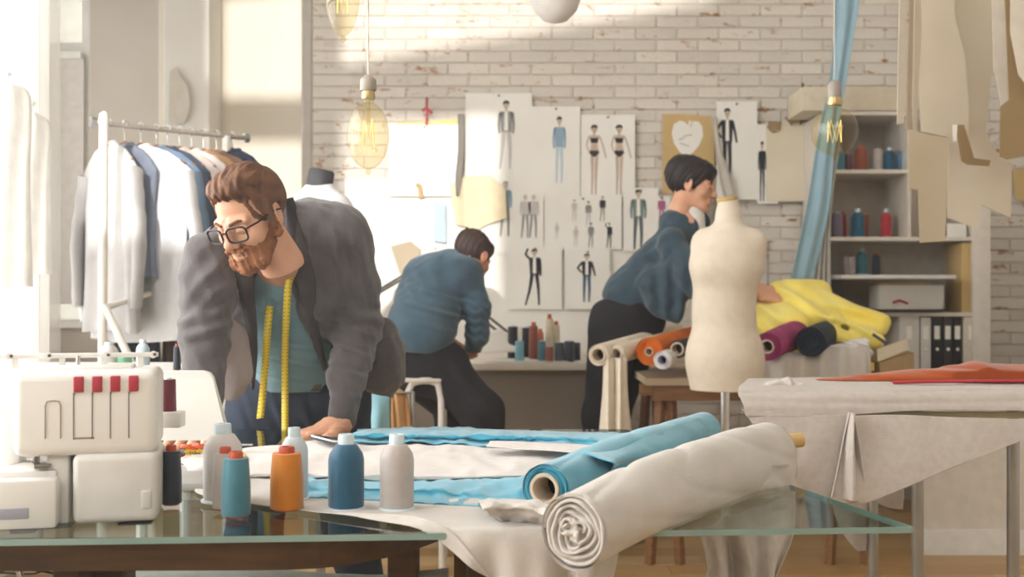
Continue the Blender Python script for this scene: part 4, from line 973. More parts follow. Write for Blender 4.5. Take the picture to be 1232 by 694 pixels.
s = SD((-.04, -.11, -.09), (.04, -.06, -.04), .0014); s.rc((-.016, -.087, -.059), (0, -.095, -.0565), .003, .0045, .002).rc((.016, -.087, -.059), (0, -.095, -.0565), .003, .0045, .002).rc((-.014, -.086, -.067), (0, -.094, -.069), .0035, .0055, .002).rc((.014, -.086, -.067), (0, -.094, -.069), .0035, .0055, .002)
sdobj('lips', s, mat('lips', S(190, 110, 104), .4), wo, M2)
slate2 = mat('blouse_slate', S(60, 80, 92), .9, S(46, 66, 78), 9, .3, 160, sheen=.25)
s = SD((.28, 4.25, .75), (1.05, 5.0, 1.45), .0055)
s.rc(P(818, 284, DW), P(757, 356, DW+.04), .078, .112, .05).rc(P(838, 268, DW+.03), P(812, 268, DW), .055, .062, .03)
s.chain([P(808, 292, 4.50), P(826, 322, 4.44), P(836, 344, 4.44)], [.058, .056, .05], .04)
s.rc(P(806, 330, 4.50), P(808, 388, 4.50), .066, .028, .03).rc(P(785, 340, 4.52), P(800, 392, 4.52), .065, .022, .03).rc(P(826, 340, 4.48), P(816, 375, 4.48), .035, .022, .03)
s.chain([P(838, 280, 4.72), P(858, 310, 4.76), P(872, 334, 4.78)], [.058, .05, .045], .03)
s.polypx([(834, 240), (862, 240), (858, 262), (852, 300), (846, 296), (838, 262)], 4.62, .006)
s.fold(P(805, 355, 4.45), (.13, .15, .15), (1, 0, .05), .060, .007, .15, 2).fold(P(765, 330, 4.5), (.12, .15, .1), (.8, 0, .6), .09, .003, .3, 4).fold(P(822, 315, 4.4), (.07, .1, .08), (.6, 0, 1), .06, .004, .4, 5).noise(.0015, 10, 3)
s.plane((-.35, 0, -1), P(745, 366, DW), .01)
sdobj('blouse', s, slate2, wo)
s = SD((.60, 4.45, 1.1), (.95, 4.8, 1.42), .005); s.rc(P(840, 270, DW), P(842, 310, DW-.0), .028, .040, .03).rc(P(832, 256, DW), P(836, 260, DW), .040, .040, .02); sdobj('undershirt', s, mat('undershirt_white', S(228, 224, 218), .9), wo)
blk = mat('trousers_black', S(36, 34, 38), .9, S(24, 22, 26), 12, .3, 200)
s = SD((.15, 4.3, .02), (.75, 5.15, 1.12), .008)
s.ell(P(748, 385, 4.66), (.135, .14, .125), 0).rc(P(765, 372, 4.64), P(775, 385, 4.64), .10, .09, .04)
s.chain([P(738, 405, 4.62), P(722, 500, 4.66), Vector((.36, 4.78, .08))], [.105, .070, .05], .04); s.chain([P(765, 405, 4.74), P(738, 500, 4.78), Vector((.44, 4.92, .08))], [.10, .065, .05], .04)
s.plane((-.4, 0, 1), P(748, 352, 4.6), .01); sdobj('trousers', s, blk, wo)
for fx, fy in ((.37, 4.75), (.45, 4.89)):
    s = SD((fx-.1, fy-.1, 0), (fx+.22, fy+.1, .12), .006); s.rc((fx, fy, .045), (fx+.14, fy-.02, .03), .040, .034, .02); s.plane((0, 0, -1), (0, 0, .004)); sdobj('shoe', s, blackp, wo)

# ==== man seen from behind, bent over the back desk
DB = 4.45
bm_ = root('person', P(520, 660, 4.45), 'dark-haired man in slate sweater seen from behind, bent over the back desk', 'person')
M3 = frame(P(569, 310, 4.48), 145, 30, 0, .84)
parts = [xf(head_sd(.0034), M3)]
s = SD((-.55, 4.1, .65), (.0, 4.85, 1.25), .008)
s.rc(M3 @ Vector((0, .045, -.12)), P(545, 325, 4.45), .05, .06, .02).rc(P(540, 338, 4.46), P(512, 400, 4.38), .06, .10, .05)
s.chain([P(560, 338, 4.46), P(574, 392, 4.42), P(566, 424, 4.56)], [.032, .028, .026], .02); s.chain([P(510, 325, 4.6), P(530, 385, 4.72), P(536, 412, 4.66)], [.045, .035, .026], .02)
parts.append(s.mesh())
for hp, fw_, mi in ((P(565, 425, 4.56), (-.5, .8, -.05), -1), (P(540, 412, 4.64), (.3, .9, -.2), 1)):
    hp = Vector((hp.x, hp.y, max(hp.z, .785))); s = SD(hp-Vector((.14, .1, .06)), hp+Vector((.14, .19, .08)), .0035); hand(s, hp, fw_, (0, 0, 1), .95, mi, .25); parts.append(s.mesh())
joinraw('body', parts, skin_r, bm_)
s = SD((-.11, -.12, -.13), (.11, .14, .15), .003)
s.ell((0, .022, .040), (.083, .102, .090), 0).ell((0, -.05, .075), (.06, .045, .035), .03)
s.rc((-.06, -.12, -.03), (.06, -.12, -.03), .075, .075, .008, 'd')
for sx in (-1, 1): s.ell((sx*.085, .012, -.01), (.02, .02, .03), .006, 'd'); s.rc((sx*.08, -.04, -.07), (sx*.09, -.045, 0), .034, .022, .01, 'd')
s.rc((0, .075, -.13), (0, .11, -.125), .070, .070, .02, 'd'); s.ell((0, .015, .035), (.072, .092, .080), 0, 'd'); strand_noise(s, .002, 30, 9)
sdobj('hair', s, mat('hair_darkbrown', S(62, 44, 38), .6, S(40, 28, 24), 40, .4, 260), bm_, M3)
swm = mat('sweater_slate', S(76, 100, 116), .9, S(62, 86, 102), 8, .35, 200, sheen=.25)
s = SD((-.60, 4.0, .72), (.02, 4.85, 1.28), .0055)
s.rc(P(530, 340, 4.46), P(508, 400, 4.34), .118, .128, .05).rc(P(508, 334, 4.5), P(556, 328, 4.46), .082, .078, .05).rc(P(498, 360, 4.45), P(484, 392, 4.34), .075, .06, .05)
s.rc(M3 @ Vector((0, .055, -.11)), P(545, 326, 4.44), .056, .085, .03).rc(M3 @ Vector((0, .045, -.16)), P(548, 332, 4.42), .066, .070, .03)
s.chain([P(560, 332, 4.44), P(574, 370, 4.40), P(574, 402, 4.42), P(568, 422, 4.52)], [.068, .050, .044, .034], .03)
s.chain([P(508, 330, 4.55), P(530, 380, 4.68), P(536, 405, 4.64)], [.07, .05, .035], .03)
s.fold(P(525, 370, 4.3), (.16, .2, .1), (.35, 0, 1), .055, .006, .6, 2).fold(P(574, 385, 4.36), (.07, .1, .1), (.2, 0, 1), .035, .005, .7, 3).fold(P(500, 350, 4.35), (.1, .1, .1), (1, 0, .5), .06, .005, .6, 4).noise(.001, 10, 3)
s.plane((-.06, 0, -1), P(515, 424, 4.34), .006)
sdobj('sweater', s, swm, bm_)
blk2 = mat('trousers_charcoal', S(34, 30, 34), .9, S(22, 19, 22), 12, .3, 200)
s = SD((-.58, 3.95, .02), (.20, 4.95, .90), .008)
s.ell(P(518, 440, 4.38), (.150, .15, .115), 0)
s.chain([P(530, 445, 4.34), P(580, 495, 4.22), Vector((-.03, 4.35, .08))], [.105, .078, .05], .04); s.chain([P(500, 445, 4.44), P(545, 490, 4.75), Vector((-.3, 4.8, .08))], [.10, .075, .05], .04)
s.plane((-.06, 0, 1), P(515, 412, 4.3), .006); s.fold(P(560, 475, 4.2), (.12, .12, .12), (1, 0, .8), .06, .006, .6, 4)
sdobj('trousers', s, blk2, bm_)
for fx, fy in ((-.03, 4.33), (-.3, 4.8)):
    s = SD((fx-.1, fy-.1, 0), (fx+.1, fy+.24, .12), .006); s.rc((fx, fy, .045), (fx+.03, fy+.15, .03), .040, .034, .02); s.plane((0, 0, -1), (0, 0, .004)); sdobj('shoe', s, blackp, bm_)
# ------------------------------------------------------------------ back desk
dk = root('desk', P(640, 600, 4.9), 'long cream-topped desk with grey front panel along the brick wall', 'desk')
zd = 0.75; xd0 = P(455, 0, 4.88).x; xd1 = P(718, 0, 4.88).x
MB().box((xd0, 4.88, zd-.03), (xd1, 5.74, zd), .003).build('desk_top', mat('desk_cream', S(226, 216, 202), .5), dk)
MB().box((xd0+.03, 4.98, .06), (xd1-.03, 5.0, zd-.03)).build('front_panel', mat('desk_panel', S(150, 138, 124), .6, S(142, 130, 116), 3), dk, smooth=False)
MB().box((xd0, 4.95, 0), (xd0+.03, 5.7, zd-.03)).build('side_panel', mat('desk_panel', S(150, 138, 124)), dk, smooth=False)
MB().box((xd1-.03, 4.95, 0), (xd1, 5.7, zd-.03)).build('side_panel', mat('desk_panel', S(150, 138, 124)), dk, smooth=False)
MB().box((xd0+.3, 4.972, .1), (xd0+.304, 4.982, zd-.06)).build('panel_joint', mat('joint_dark', S(96, 86, 76), .8), dk, smooth=False)
black_t = thread_mat('thread_black', S(34, 34, 40)); brown_t = thread_mat('thread_rust', S(150, 74, 48)); sky_t = thread_mat('thread_sky', S(132, 190, 208)); cream_t = thread_mat('thread_cream', S(232, 218, 188)); grey_t = thread_mat('thread_grey', S(78, 84, 94)); orange_t = thread_mat('thread_burnt', S(206, 106, 52)); green_t = thread_mat('thread_green', S(120, 178, 138))
G_ = 'thread spools on the back desk'
for px, yt, yb, w, m, st, lab, D in ((617, 382, 424, 13, black_t, 'plain', 'tall black thread spool, leftmost on the back desk', 5.12), (625, 400, 426, 11, sky_t, 'plain', 'small pale blue thread spool before the black ones on the back desk', 4.99), (634, 384, 424, 13, black_t, 'plain', 'second tall black thread spool on the back desk', 5.16),
    (642, 379, 425, 12, brown_t, 'cap', 'rust red thread cone between the black and cream spools on the back desk', 5.08), (650, 387, 423, 9, orange_t, 'cap', 'narrow burnt orange thread cone behind the teal one on the back desk', 5.2), (652, 400, 426, 10, teal, 'plain', 'small teal thread spool on the back desk', 4.99),
    (661, 370, 424, 10, cream_t, 'cap', 'tallest cream thread cone on the back desk', 5.16), (661, 408, 427, 10, brown_t, 'plain', 'low brown thread spool under the tall cream cone on the back desk', 4.97), (669, 378, 423, 10, cream_t, 'cap', 'cream thread cone right of the tallest one on the back desk', 5.2), (673, 403, 427, 12, grey_t, 'plain', 'dark grey thread spool on the back desk', 4.99), (685, 401, 427, 13, navy, 'plain', 'navy thread spool, rightmost on the back desk', 4.99), (694, 404, 426, 9, black_t, 'plain', 'small black thread spool behind the navy one at the desk end', 5.1)):
    zb = zd+.001; s_ = D/F; H = (yb-yt)*s_
    r = cone(px, yb-H/s_, yb, w, m, lab, st, D=D, z=zb, group=G_, seg=20)
o = cloth('desk_papers', [[Vector((-.12, 4.95, zd+.003)), Vector((.0, 4.93, zd+.004)), Vector((.25, 4.96, zd+.003))], [Vector((-.1, 5.15, zd+.004)), Vector((.05, 5.2, zd+.012)), Vector((.26, 5.22, zd+.004))]], paper, None, 12, 6, .002, 6, zmin=zd+.001); tag(o, 'loose white drawing paper on the back desk beside the bent man', 'paper')
o = cloth('desk_papers', [[P(578, 400, 5.1), P(600, 396, 5.2), P(628, 392, 5.3)], [P(572, 424, 5.02), P(600, 424, 5.02), P(625, 424, 5.05)]], paper, None, 12, 6, .004, 5); tag(o, 'propped white drawing sheet between the bent man and the black spools', 'paper')
# angled desk lamp arms behind the bent man
dl = root('desk_lamp', P(470, 428, 5.3), 'thin metal arms of a desk lamp behind the bent man', 'lamp')
for a, b in ((P(440, 362, 5.2), P(487, 334, 5.25)), (P(440, 358, 5.2), P(487, 330, 5.25)), (P(576, 372, 5.2), P(612, 400, 5.2)), (P(574, 378, 5.2), P(610, 408, 5.2)), (P(487, 332, 5.25), P(576, 374, 5.2))):
    MB().tube([a, b], .006, 8).build('arm', mat('lamp_dark', S(96, 88, 82), .4), dl)
MB().tube([P(440, 360, 5.2), P(438, 425, 5.2), Vector((P(438, 0, 5.2).x, 5.2, zd))], .008, 8).build('post', metal, dl)
# stool under the bent man
st = root('stool', P(510, 620, 4.35), 'white tubular metal stool the bent man perches on', 'stool')
zs = P(0, 456, 4.3).z
MB().tube([Vector((-.40, 4.22, 0)), Vector((-.395, 4.22, zs-.05)), Vector((-.375, 4.22, zs-.01)), Vector((-.34, 4.22, zs)), Vector((-.31, 4.22, zs)), P(527, 462, 4.22), P(531, 480, 4.22), Vector((P(532, 0, 4.22).x, 4.22, 0))], .013, 12).build('frame', mat('tube_white', S(222, 216, 208), .4), st)
MB().tube([Vector((-.42, 4.5, 0)), Vector((-.415, 4.5, zs-.03)), Vector((-.38, 4.5, zs)), Vector((-.31, 4.5, zs)), Vector((-.275, 4.5, zs-.03)), Vector((-.27, 4.5, 0))], .013, 12).build('frame', mat('tube_white', S(222, 216, 208)), st)
MB().box((-.42, 4.2, zs-.005), (-.265, 4.52, zs+.008), .004).build('seat', mat('stool_seat', S(216, 208, 198), .5), st)
# bags hung behind the bearded man
s = SD(P(484, 495, 3.3)-Vector((.09, .06, .14)), P(484, 495, 3.3)+Vector((.09, .06, .14)), .004)
s.rc(P(481, 476, 3.3), P(484, 530, 3.3), .020, .040, .02, fl=(1, .6, 1)); s.fold(P(484, 500, 3.28), (.06, .06, .09), (1, 0, .1), .026, .005, .5, 3); o = sdobj('leather_bag', s, mat('leather_tan', S(200, 150, 96), .5, S(176, 122, 70), 8)); tag(o, 'tan leather piece hanging beside the blue cloth, right of the bearded man', 'bag')
o = cloth('pale_blue_cloth', [[P(446, 474, 3.2), P(456, 475, 3.2), P(469, 478, 3.2)], [P(446, 500, 3.2), P(456, 502, 3.18), P(468, 505, 3.2)], [P(447, 540, 3.2), P(457, 540, 3.18), P(469, 540, 3.2)]], mat('cloth_pale_blue', S(170, 222, 236), .8), None, 20, 20, .006, 8); tag(o, 'strip of pale blue cloth hanging just right of the bearded man', 'fabric')
MB().tube([P(440, 474, 3.25), P(498, 472, 3.3)], .004, 8).build('hanging_bar', metal, None); tag(bpy.data.objects['hanging_bar'], 'thin metal bar behind the bearded man carrying the pale blue cloth', 'rail')
MB().tube([P(441, 474, 3.25), Vector((P(441, 0, 3.25).x, 3.25, 0))], .006, 8).tube([P(497, 472, 3.3), Vector((P(497, 0, 3.3).x, 3.3, 0))], .006, 8).build('bar_stand', metal, bpy.data.objects['hanging_bar'])

# ------------------------------------------------------------------ trestle table of rolls
rtb = root('trestle_table', P(900, 640, 4.6), 'wooden trestle table heaped with fabric rolls and yellow cloth', 'table')
ztr = .735
xt0 = P(778, 0, 4.25).x; xt1 = P(1062, 0, 4.35).x
MB().box((xt0, 4.28, ztr-.03), (xt1, 5.10, ztr), .003).build('table_top', mat('trestle_top', S(206, 186, 158), .6), rtb)
MB().box((xt0+.03, 4.30, ztr-.09), (xt1-.05, 4.33, ztr-.03), .003).build('front_rail', wood_m, rtb)
MB().box((P(770, 0, 4.36).x, 4.36, P(0, 476, 4.36).z), (P(960, 0, 4.36).x, 4.40, P(0, 462, 4.36).z), .003).build('cross_rail', wood_m, rtb)
for x0, x1 in ((796, 782), (806, 818), (1010, 998), (1030, 1042)):
    a = P(x0, 455, 4.38); MB().tube([Vector((a.x, 4.38, ztr-.03)), Vector((P(x1, 0, 4.38).x, 4.38, 0))], .022, 4).build('leg', wood_m, rtb, smooth=False)
    MB().tube([Vector((a.x+.02, 5.0, ztr-.03)), Vector((P(x1, 0, 4.38).x+.02, 5.0, 0))], .022, 4).build('leg', wood_m, rtb, smooth=False)
creamf = mat('fabric_cream', S(232, 222, 204), .9, S(222, 210, 190), 30, .3, 300); orangef = mat('fabric_orange', S(222, 118, 34), .85, S(200, 98, 20), 20, .3, 300)
magf = mat('fabric_magenta', S(176, 66, 124), .8, S(146, 46, 98), 14, .3, 300); navf = mat('fabric_navy', S(36, 48, 68), .7, S(24, 34, 50), 14, .3, 300); whitef = mat('fabric_white', S(236, 232, 230), .9)
G2 = 'fabric rolls on the trestle table'
roll('fabric_roll', P(720, 427, 4.12), P(815, 400, 4.95), .040, .040, creamf, 'cream fabric roll at the left end of the trestle table', core=card, layers=2, corer=.72, group=G2)
roll('fabric_roll', P(741, 426, 4.14), P(832, 402, 4.95), .036, .036, creamf, 'second cream fabric roll, just right of the first', core=card, layers=2, corer=.66, group=G2)
roll('fabric_roll', P(781, 423, 4.16), P(850, 402, 4.9), .052, .048, orangef, 'orange fabric roll on the trestle table', core=card, layers=4, corer=.3, group=G2)
roll('fabric_roll', P(797, 433, 4.10), P(862, 415, 4.8), .034, .034, whitef, 'small white fabric roll in front of the orange one', core=mat('core_blueish', S(190, 190, 206), .7), layers=3, corer=.6, group=G2)
roll('fabric_roll', P(815, 420, 4.14), P(880, 404, 4.8), .032, .034, navf, 'dark navy fabric roll on a pale core left of the dress form', core=card, layers=1.5, corer=.8, group=G2)
roll('fabric_roll', P(923, 417, 4.14), P(965, 399, 4.6), .052, .058, magf, 'magenta fabric roll right of the dress form', core=card, layers=4, corer=.50, group=G2)
roll('fabric_roll', P(975, 411, 4.18), P(1005, 398, 4.7), .055, .055, navf, 'shiny navy fabric roll right of the magenta one', core=None, layers=3, corer=.3, group=G2)
# cloth falling from the cream rolls
for x0, x1, lab in ((724, 741, 'cream cloth end hanging straight down from the leftmost roll'), (737, 757, 'second cream cloth end hanging beside the first, flaring lower down')):
    rows = [[P(x0+2, 430, 4.13), P((x0+x1)/2, 431, 4.11), P(x1-3, 430, 4.13)], [P(x0+1, 470, 4.13), P((x0+x1)/2, 470, 4.09), P(x1-2, 470, 4.13)], [P(x0-4, 530, 4.14), P((x0+x1)/2, 530, 4.07), P(x1+3, 530, 4.14)], [P(x0-6, 590, 4.14), P((x0+x1)/2, 590, 4.07), P(x1+6, 590, 4.14)]]
    G = loft(rows, 30, 30); G[..., 1] += .014*np.sin(np.linspace(0, 12, 30))[None, :]*np.linspace(.3, 1, 30)[:, None]
    o = raw('hanging_cloth', G.reshape(-1, 3), gridfaces(30, 30), creamf, None, .002); tag(o, lab, 'fabric')
# white cloth along the trestle front
rows = [[P(893, 424, 4.24), P(950, 424, 4.24), P(1000, 418, 4.26), P(1045, 414, 4.30)], [P(893, 440, 4.20), P(950, 436, 4.2), P(1000, 432, 4.22), P(1048, 428, 4.24)], [P(892, 470, 4.2), P(950, 470, 4.2), P(1000, 470, 4.22), P(1050, 465, 4.24)], [P(892, 498, 4.2), P(950, 500, 4.2), P(1000, 500, 4.22), P(1050, 495, 4.24)]]
G = loft(rows, 80, 20); G[..., 1] += .012*np.sin(np.linspace(0, 40, 80))[None, :]
o = raw('white_cloth', G.reshape(-1, 3), gridfaces(20, 80), mat('cotton_grey_white', S(206, 200, 192), .9, S(196, 190, 182), 20), None, .002); tag(o, 'off-white cloth hanging in folds along the front of the trestle table', 'fabric')
# yellow heap
yel = mat('cloth_yellow', S(248, 232, 124), .7, S(242, 216, 84), 6, .2, 60, sheen=.3)
s = SD((.95, 4.25, .735), (1.75, 5.0, 1.17), .006)
s.ell(P(950, 388, 4.75), (.24, .26, .13), 0).rc(P(965, 362, 4.7), P(1058, 390, 4.55), .075, .045, .05).rc(P(925, 385, 4.7), P(1040, 410, 4.5), .08, .05, .05).rc(P(940, 352, 4.75), P(985, 352, 4.75), .055, .055, .04).rc(P(1000, 400, 4.45), P(1055, 412, 4.42), .045, .03, .04)
s.fold(P(950, 375, 4.5), (.2, .3, .12), (.5, 0, 1), .10, .021, .5, 3).fold(P(1020, 385, 4.5), (.14, .3, .1), (.35, 0, 1), .08, .017, .3, 6).fold(P(985, 405, 4.45), (.14, .3, .06), (1, 0, .5), .09, .010, .5, 8)
s.plane((0, 0, -1), (0, 0, .738)); o = sdobj('yellow_cloth', s, yel); tag(o, 'bright yellow cloth heaped in folds on the trestle table', 'fabric')
s = SD(P(1020, 420, 4.3)-Vector((.17, .05, .05)), P(1020, 420, 4.3)+Vector((.17, .05, .06)), .004); s.rc(P(992, 424, 4.3), P(1040, 412, 4.3), .022, .02, .02).rc(P(1010, 420, 4.3), P(1046, 424, 4.3), .018, .016, .02).fold(P(1015, 420, 4.28), (.12, .1, .06), (.5, 0, 1), .03, .006, .8, 2); o = sdobj('white_scrap', s, whitef); tag(o, 'crumpled white scraps at the foot of the yellow cloth', 'fabric')
MB().tube([P(1050, 402, 4.3), P(1068, 414, 4.28)], .006, 8).build('marker_pen', mat('pen_dark', S(70, 66, 90), .4)); tag(bpy.data.objects['marker_pen'], 'dark marker pen standing among scraps by the yellow cloth', 'pen')
bx = root('cardboard_box', P(1070, 440, 4.3), 'cream cardboard box lid angled at the right end of the trestle table', 'box')
MB().prism([P(1055, 420, 4.25), P(1088, 408, 4.40), P(1089, 422, 4.40), P(1056, 435, 4.25)], (.03, .05, 0)).build('side', paper_c, bx, smooth=False)
MB().prism([P(1058, 436, 4.27), P(1100, 424, 4.42), P(1100, 444, 4.42), P(1060, 452, 4.27)], (.02, .3, 0)).build('box_body', mat('box_brown', S(176, 148, 108), .8), bx, smooth=False)
MB().px(1043, 436, 1052, 446, 4.26, .02).build('yellow_tag', mat('tag_yellow', S(222, 180, 60), .6), bx, smooth=False)

# ------------------------------------------------------------------ dress form
fm = root('dress_form', P(872, 620, 3.9), 'cream linen dress form on a metal pole in the middle of the studio', 'dress form')
formm = mat('form_cream', S(224, 212, 194), .9, S(216, 203, 184), 30, .3, 400)
DF = 3.9
s = SD(P(880, 480, DF)-Vector((.24, .2, .02)), P(880, 480, DF)+Vector((.24, .2, .76)), .0045)
c = lambda x, y, dy=0: P(x, y, DF+dy)
s.rc(c(876, 240), c(876, 262), .036, .040, .01)
s.rc(c(850, 292, .02), c(905, 292, -.02), .052, .050, .03).rc(c(877, 262), c(878, 290), .038, .075, .03)
s.ell(c(876, 312), (.128, .098, .115), .03)
s.ell(c(857, 322, -.04), (.05, .045, .06), .05).ell(c(886, 325, -.045), (.05, .045, .06), .05)
s.rc(c(872, 325), c(871, 372), .105, .086, .04, fl=(1.1, .9, 1)).rc(c(871, 372), c(872, 432), .088, .115, .05, fl=(1.1, .95, 1)).rc(c(872, 428), c(873, 475), .113, .108, .04, fl=(1.12, .98, 1))
s.rc(c(828, 312, .03), c(828, 330, .03), .03, .03, .015, 'd'); 
s.plane((0, 0, -1), c(872, 469)); s.plane((-.1, -.05, 1), c(874, 241)); o = sdobj('torso', s, formm, fm)
for (ex, ey, dy, sd_) in ((915, 303, -.035, 1), (841, 303, .03, -1)):
    MB().lathe([(.034, -.004), (.036, 0), (.034, .004), (.0001, .007)], c(ex-sd_*1, ey, dy), 28, (sd_*1, -.55, -.18)).build('armhole_plate', mat('form_cream', S(224, 212, 194)), fm)
MB().lathe([(.036, -.006), (.038, 0), (.036, .006), (.02, .010), (.0001, .011)], c(875, 240), 28, (-.1, -.05, 1)).build('neck_plate', mat('form_wood', S(196, 164, 100), .5), fm)
MB().tube([c(872, 469), Vector((c(872, 0).x, DF, .05))], .017, 20).build('pole', chrome, fm)
MB().lathe([(.17, 0), (.17, .015), (.03, .05), (.02, .09)], (c(872, 0).x, DF, 0), 32).build('base', metal, fm)
MB().lathe([(.05, 0), (.05, .012)], c(872, 470.5), 24).build('collar', wood_m, fm)
# second form behind the bearded man
f2 = root('dress_form', P(385, 620, 3.6), 'grey dress form with a black neck cap behind the bearded man\'s shoulder', 'dress form')
s = SD(P(386, 300, 3.6)-Vector((.2, .15, .3)), P(386, 300, 3.6)+Vector((.2, .15, .27)), .006)
s.rc(P(385, 222, 3.6), P(383, 236, 3.6), .040, .045, .02).rc(P(372, 250, 3.6), P(402, 252, 3.6), .055, .055, .04).ell(P(386, 285, 3.6), (.13, .09, .13), .04).rc(P(386, 290, 3.6), P(386, 360, 3.6), .10, .09, .04); sdobj('torso', s, mat('form_grey', S(214, 214, 216), .9), f2)
MB().lathe([(.043, -.035), (.041, .025), (.036, .032), (.0001, .034)], P(385.5, 216, 3.6), 24, (.18, 0, 1)).build('neck_cap', mat('cap_black', S(50, 48, 52), .6), f2)
MB().tube([P(386, 360, 3.6), Vector((P(386, 0, 3.6).x, 3.6, .02))], .015, 12).build('pole', metal, f2)
MB().lathe([(.16, 0), (.16, .015), (.02, .04)], (P(386, 0, 3.6).x, 3.6, 0), 28).build('base', metal, f2)

# ------------------------------------------------------------------ shelf unit
shm = mat('shelf_white', S(222, 214, 202), .6); shb = mat('shelf_back', S(206, 196, 182), .7)
DS = 5.35; sh_ = root('shelf_unit', P(1090, 600, DS), 'tall white shelf unit with thread spools against the brick wall', 'shelf')
xs0 = P(998, 0, DS).x; xs1 = P(1192, 0, DS).x; zt_ = P(0, 134, DS).z
MB().box((xs0-.02, DS, 0), (xs0, YB-.05, zt_), .001).build('side_panel', shm, sh_, smooth=False)
MB().box((P(1170, 0, DS).x, DS, 0), (xs1, YB-.05, P(0, 244, DS).z), .003).build('side_panel', shm, sh_)
MB().box((xs0, YB-.07, 0), (xs1-.03, YB-.05, zt_)).build('back_panel', shb, sh_, smooth=False)
for yy, x1 in ((134, 1092), (204, 1092), (285, 1170), (376, 1170), (470, 1170)):
    zz = P(0, yy, DS).z; MB().box((xs0, DS, zz-.018), (P(x1, 0, DS).x, YB-.07, zz), .001).build('shelf_board', shm, sh_, smooth=False)
MB().box((P(1092, 0, DS).x, DS, P(0, 285, DS).z), (P(1096, 0, DS).x, YB-.07, zt_)).build('divider', shm, sh_, smooth=False)
G3 = 'thread spools on the shelf unit'; DSp = 5.45
def shelfspool(px, yt, shelf, w, m, st, lab, D=DSp, capm=None):
    z = P(0, shelf, DS).z+.0005; Hpx = shelf-yt; yb = CY-F*(z-CAMZ)/D; cone(px, yb-Hpx, yb, w, m, lab, st, D=D, z=z, group=G3, seg=18, capm=capm)
purple_t = thread_mat('thread_mauve', S(128, 116, 136)); plum_t = thread_mat('thread_plum', S(110, 52, 70))
for a in ((1010, 176, 204, 13, teal, 'king', 'teal spool half behind the round bulb on the top shelf'), (1021, 182, 204, 9, plum_t, 'plain', 'plum spool left of the rust one on the top shelf'), (1036, 174, 204, 17, brown_t, 'cap', 'rust orange cone on the top shelf'), (1056, 176, 204, 12, silver, 'plain', 'pale silver spool right of the rust cone on the top shelf'), (1070, 175, 204, 14, blue, 'king', 'blue spool on the top shelf'), (1086, 175, 204, 12, thread_mat('thread_azure', S(84, 148, 190)), 'king', 'azure spool at the right end of the top shelf'),
    (1007, 254, 285, 14, purple_t, 'plain', 'mauve grey spool at the left of the middle shelf'), (1014, 252, 285, 9, redt, 'cap', 'red cone behind the mauve spool on the middle shelf', 5.6), (1032, 250, 285, 17, blue, 'king', 'wide teal blue spool on the middle shelf'), (1041, 254, 285, 9, orange_t, 'plain', 'orange spool behind the blue one on the middle shelf', 5.6), (1066, 250, 285, 13, redt, 'king', 'bright red spool alone on the middle shelf')):
    shelfspool(*a[:7], D=a[7] if len(a) > 7 else DSp)
for a in ((1018, 306, 330, 9, silver, 'cap', 'left pale cone standing above the plastic tub'), (1024, 306, 330, 9, pale, 'cap', 'right pale cone of the pair above the plastic tub'), (1037, 298, 330, 13, teal, 'king', 'teal king spool above the plastic tub'), (1054, 304, 330, 10, navy, 'cap', 'navy cone above the plastic tub')):
    shelfspool(*a[:7], D=5.55)
MB().box((xs0, 5.50, P(0, 330, DS).z-.014), (P(1060, 0, DS).x, YB-.07, P(0, 330, DS).z), .001).build('inner_ledge', shm, sh_, smooth=False)
tubm = mat('tub_plastic', S(214, 214, 212), .3, S(204, 204, 202), 5, trans=.25)
tub = root('storage_tub', P(1078, 375, DS), 'translucent plastic storage tub on the lower shelf', 'box')
zb = P(0, 375, DS).z; za = P(0, 336, DS).z; x0, x1 = P(1010, 0, DS-.06).x, P(1142, 0, DS-.06).x
V = []; m_ = MB()
for (ax_, ay) in ((0, 0),):
    A_ = [Vector((x0+.03, DS-.08, zb)), Vector((x1-.03, DS-.08, zb)), Vector((x1-.03, DS+.22, zb)), Vector((x0+.03, DS+.22, zb))]; B_ = [Vector((x0, DS-.11, za)), Vector((x1, DS-.11, za)), Vector((x1, DS+.25, za)), Vector((x0, DS+.25, za))]
    a_ = [m_.bm.verts.new(v) for v in A_]; b_ = [m_.bm.verts.new(v) for v in B_]; m_.bm.faces.new(a_)
    for k in range(4): m_.bm.faces.new((a_[k], a_[(k+1) % 4], b_[(k+1) % 4], b_[k]))
m_.build('tub_body', glass_mat('tub_clear', (.86, .86, .86), .1), tub, smooth=False)
MB().box((x0-.012, DS-.122, za), (x1+.012, DS+.262, za+.02), .006).build('lid', mat('tub_lid', S(220, 218, 214), .4), tub)
MB().px(1058, 343, 1136, 372, DS-.04, .16, .002).build('paper_stack', paper, tub)
MB().px(1060, 340, 1120, 343, DS-.03, .14, .001).build('kraft_folder', kraft, tub)
MB().tube([P(1074, 364, DS-.045), P(1082, 361, DS-.05), P(1092, 365, DS-.045)], .006, 8).build('red_strap', redt, tub)
o = MB().px(1157, 292, 1170, 376, DS+.02, .2, .002).build('kraft_folder', kraft); tag(o, 'upright kraft coloured folder at the right end of the lower shelf', 'folder')
o = MB().px(1139, 269, 1163, 285, DS+.02, .12, .003).build('white_box', paper); tag(o, 'small white box at the right of the middle shelf', 'box')
o = MB().px(1134, 270, 1139, 284, DS+.02, .10, .001).build('dark_booklet', blackp); tag(o, 'thin dark booklet beside the small white box on the shelf', 'book')
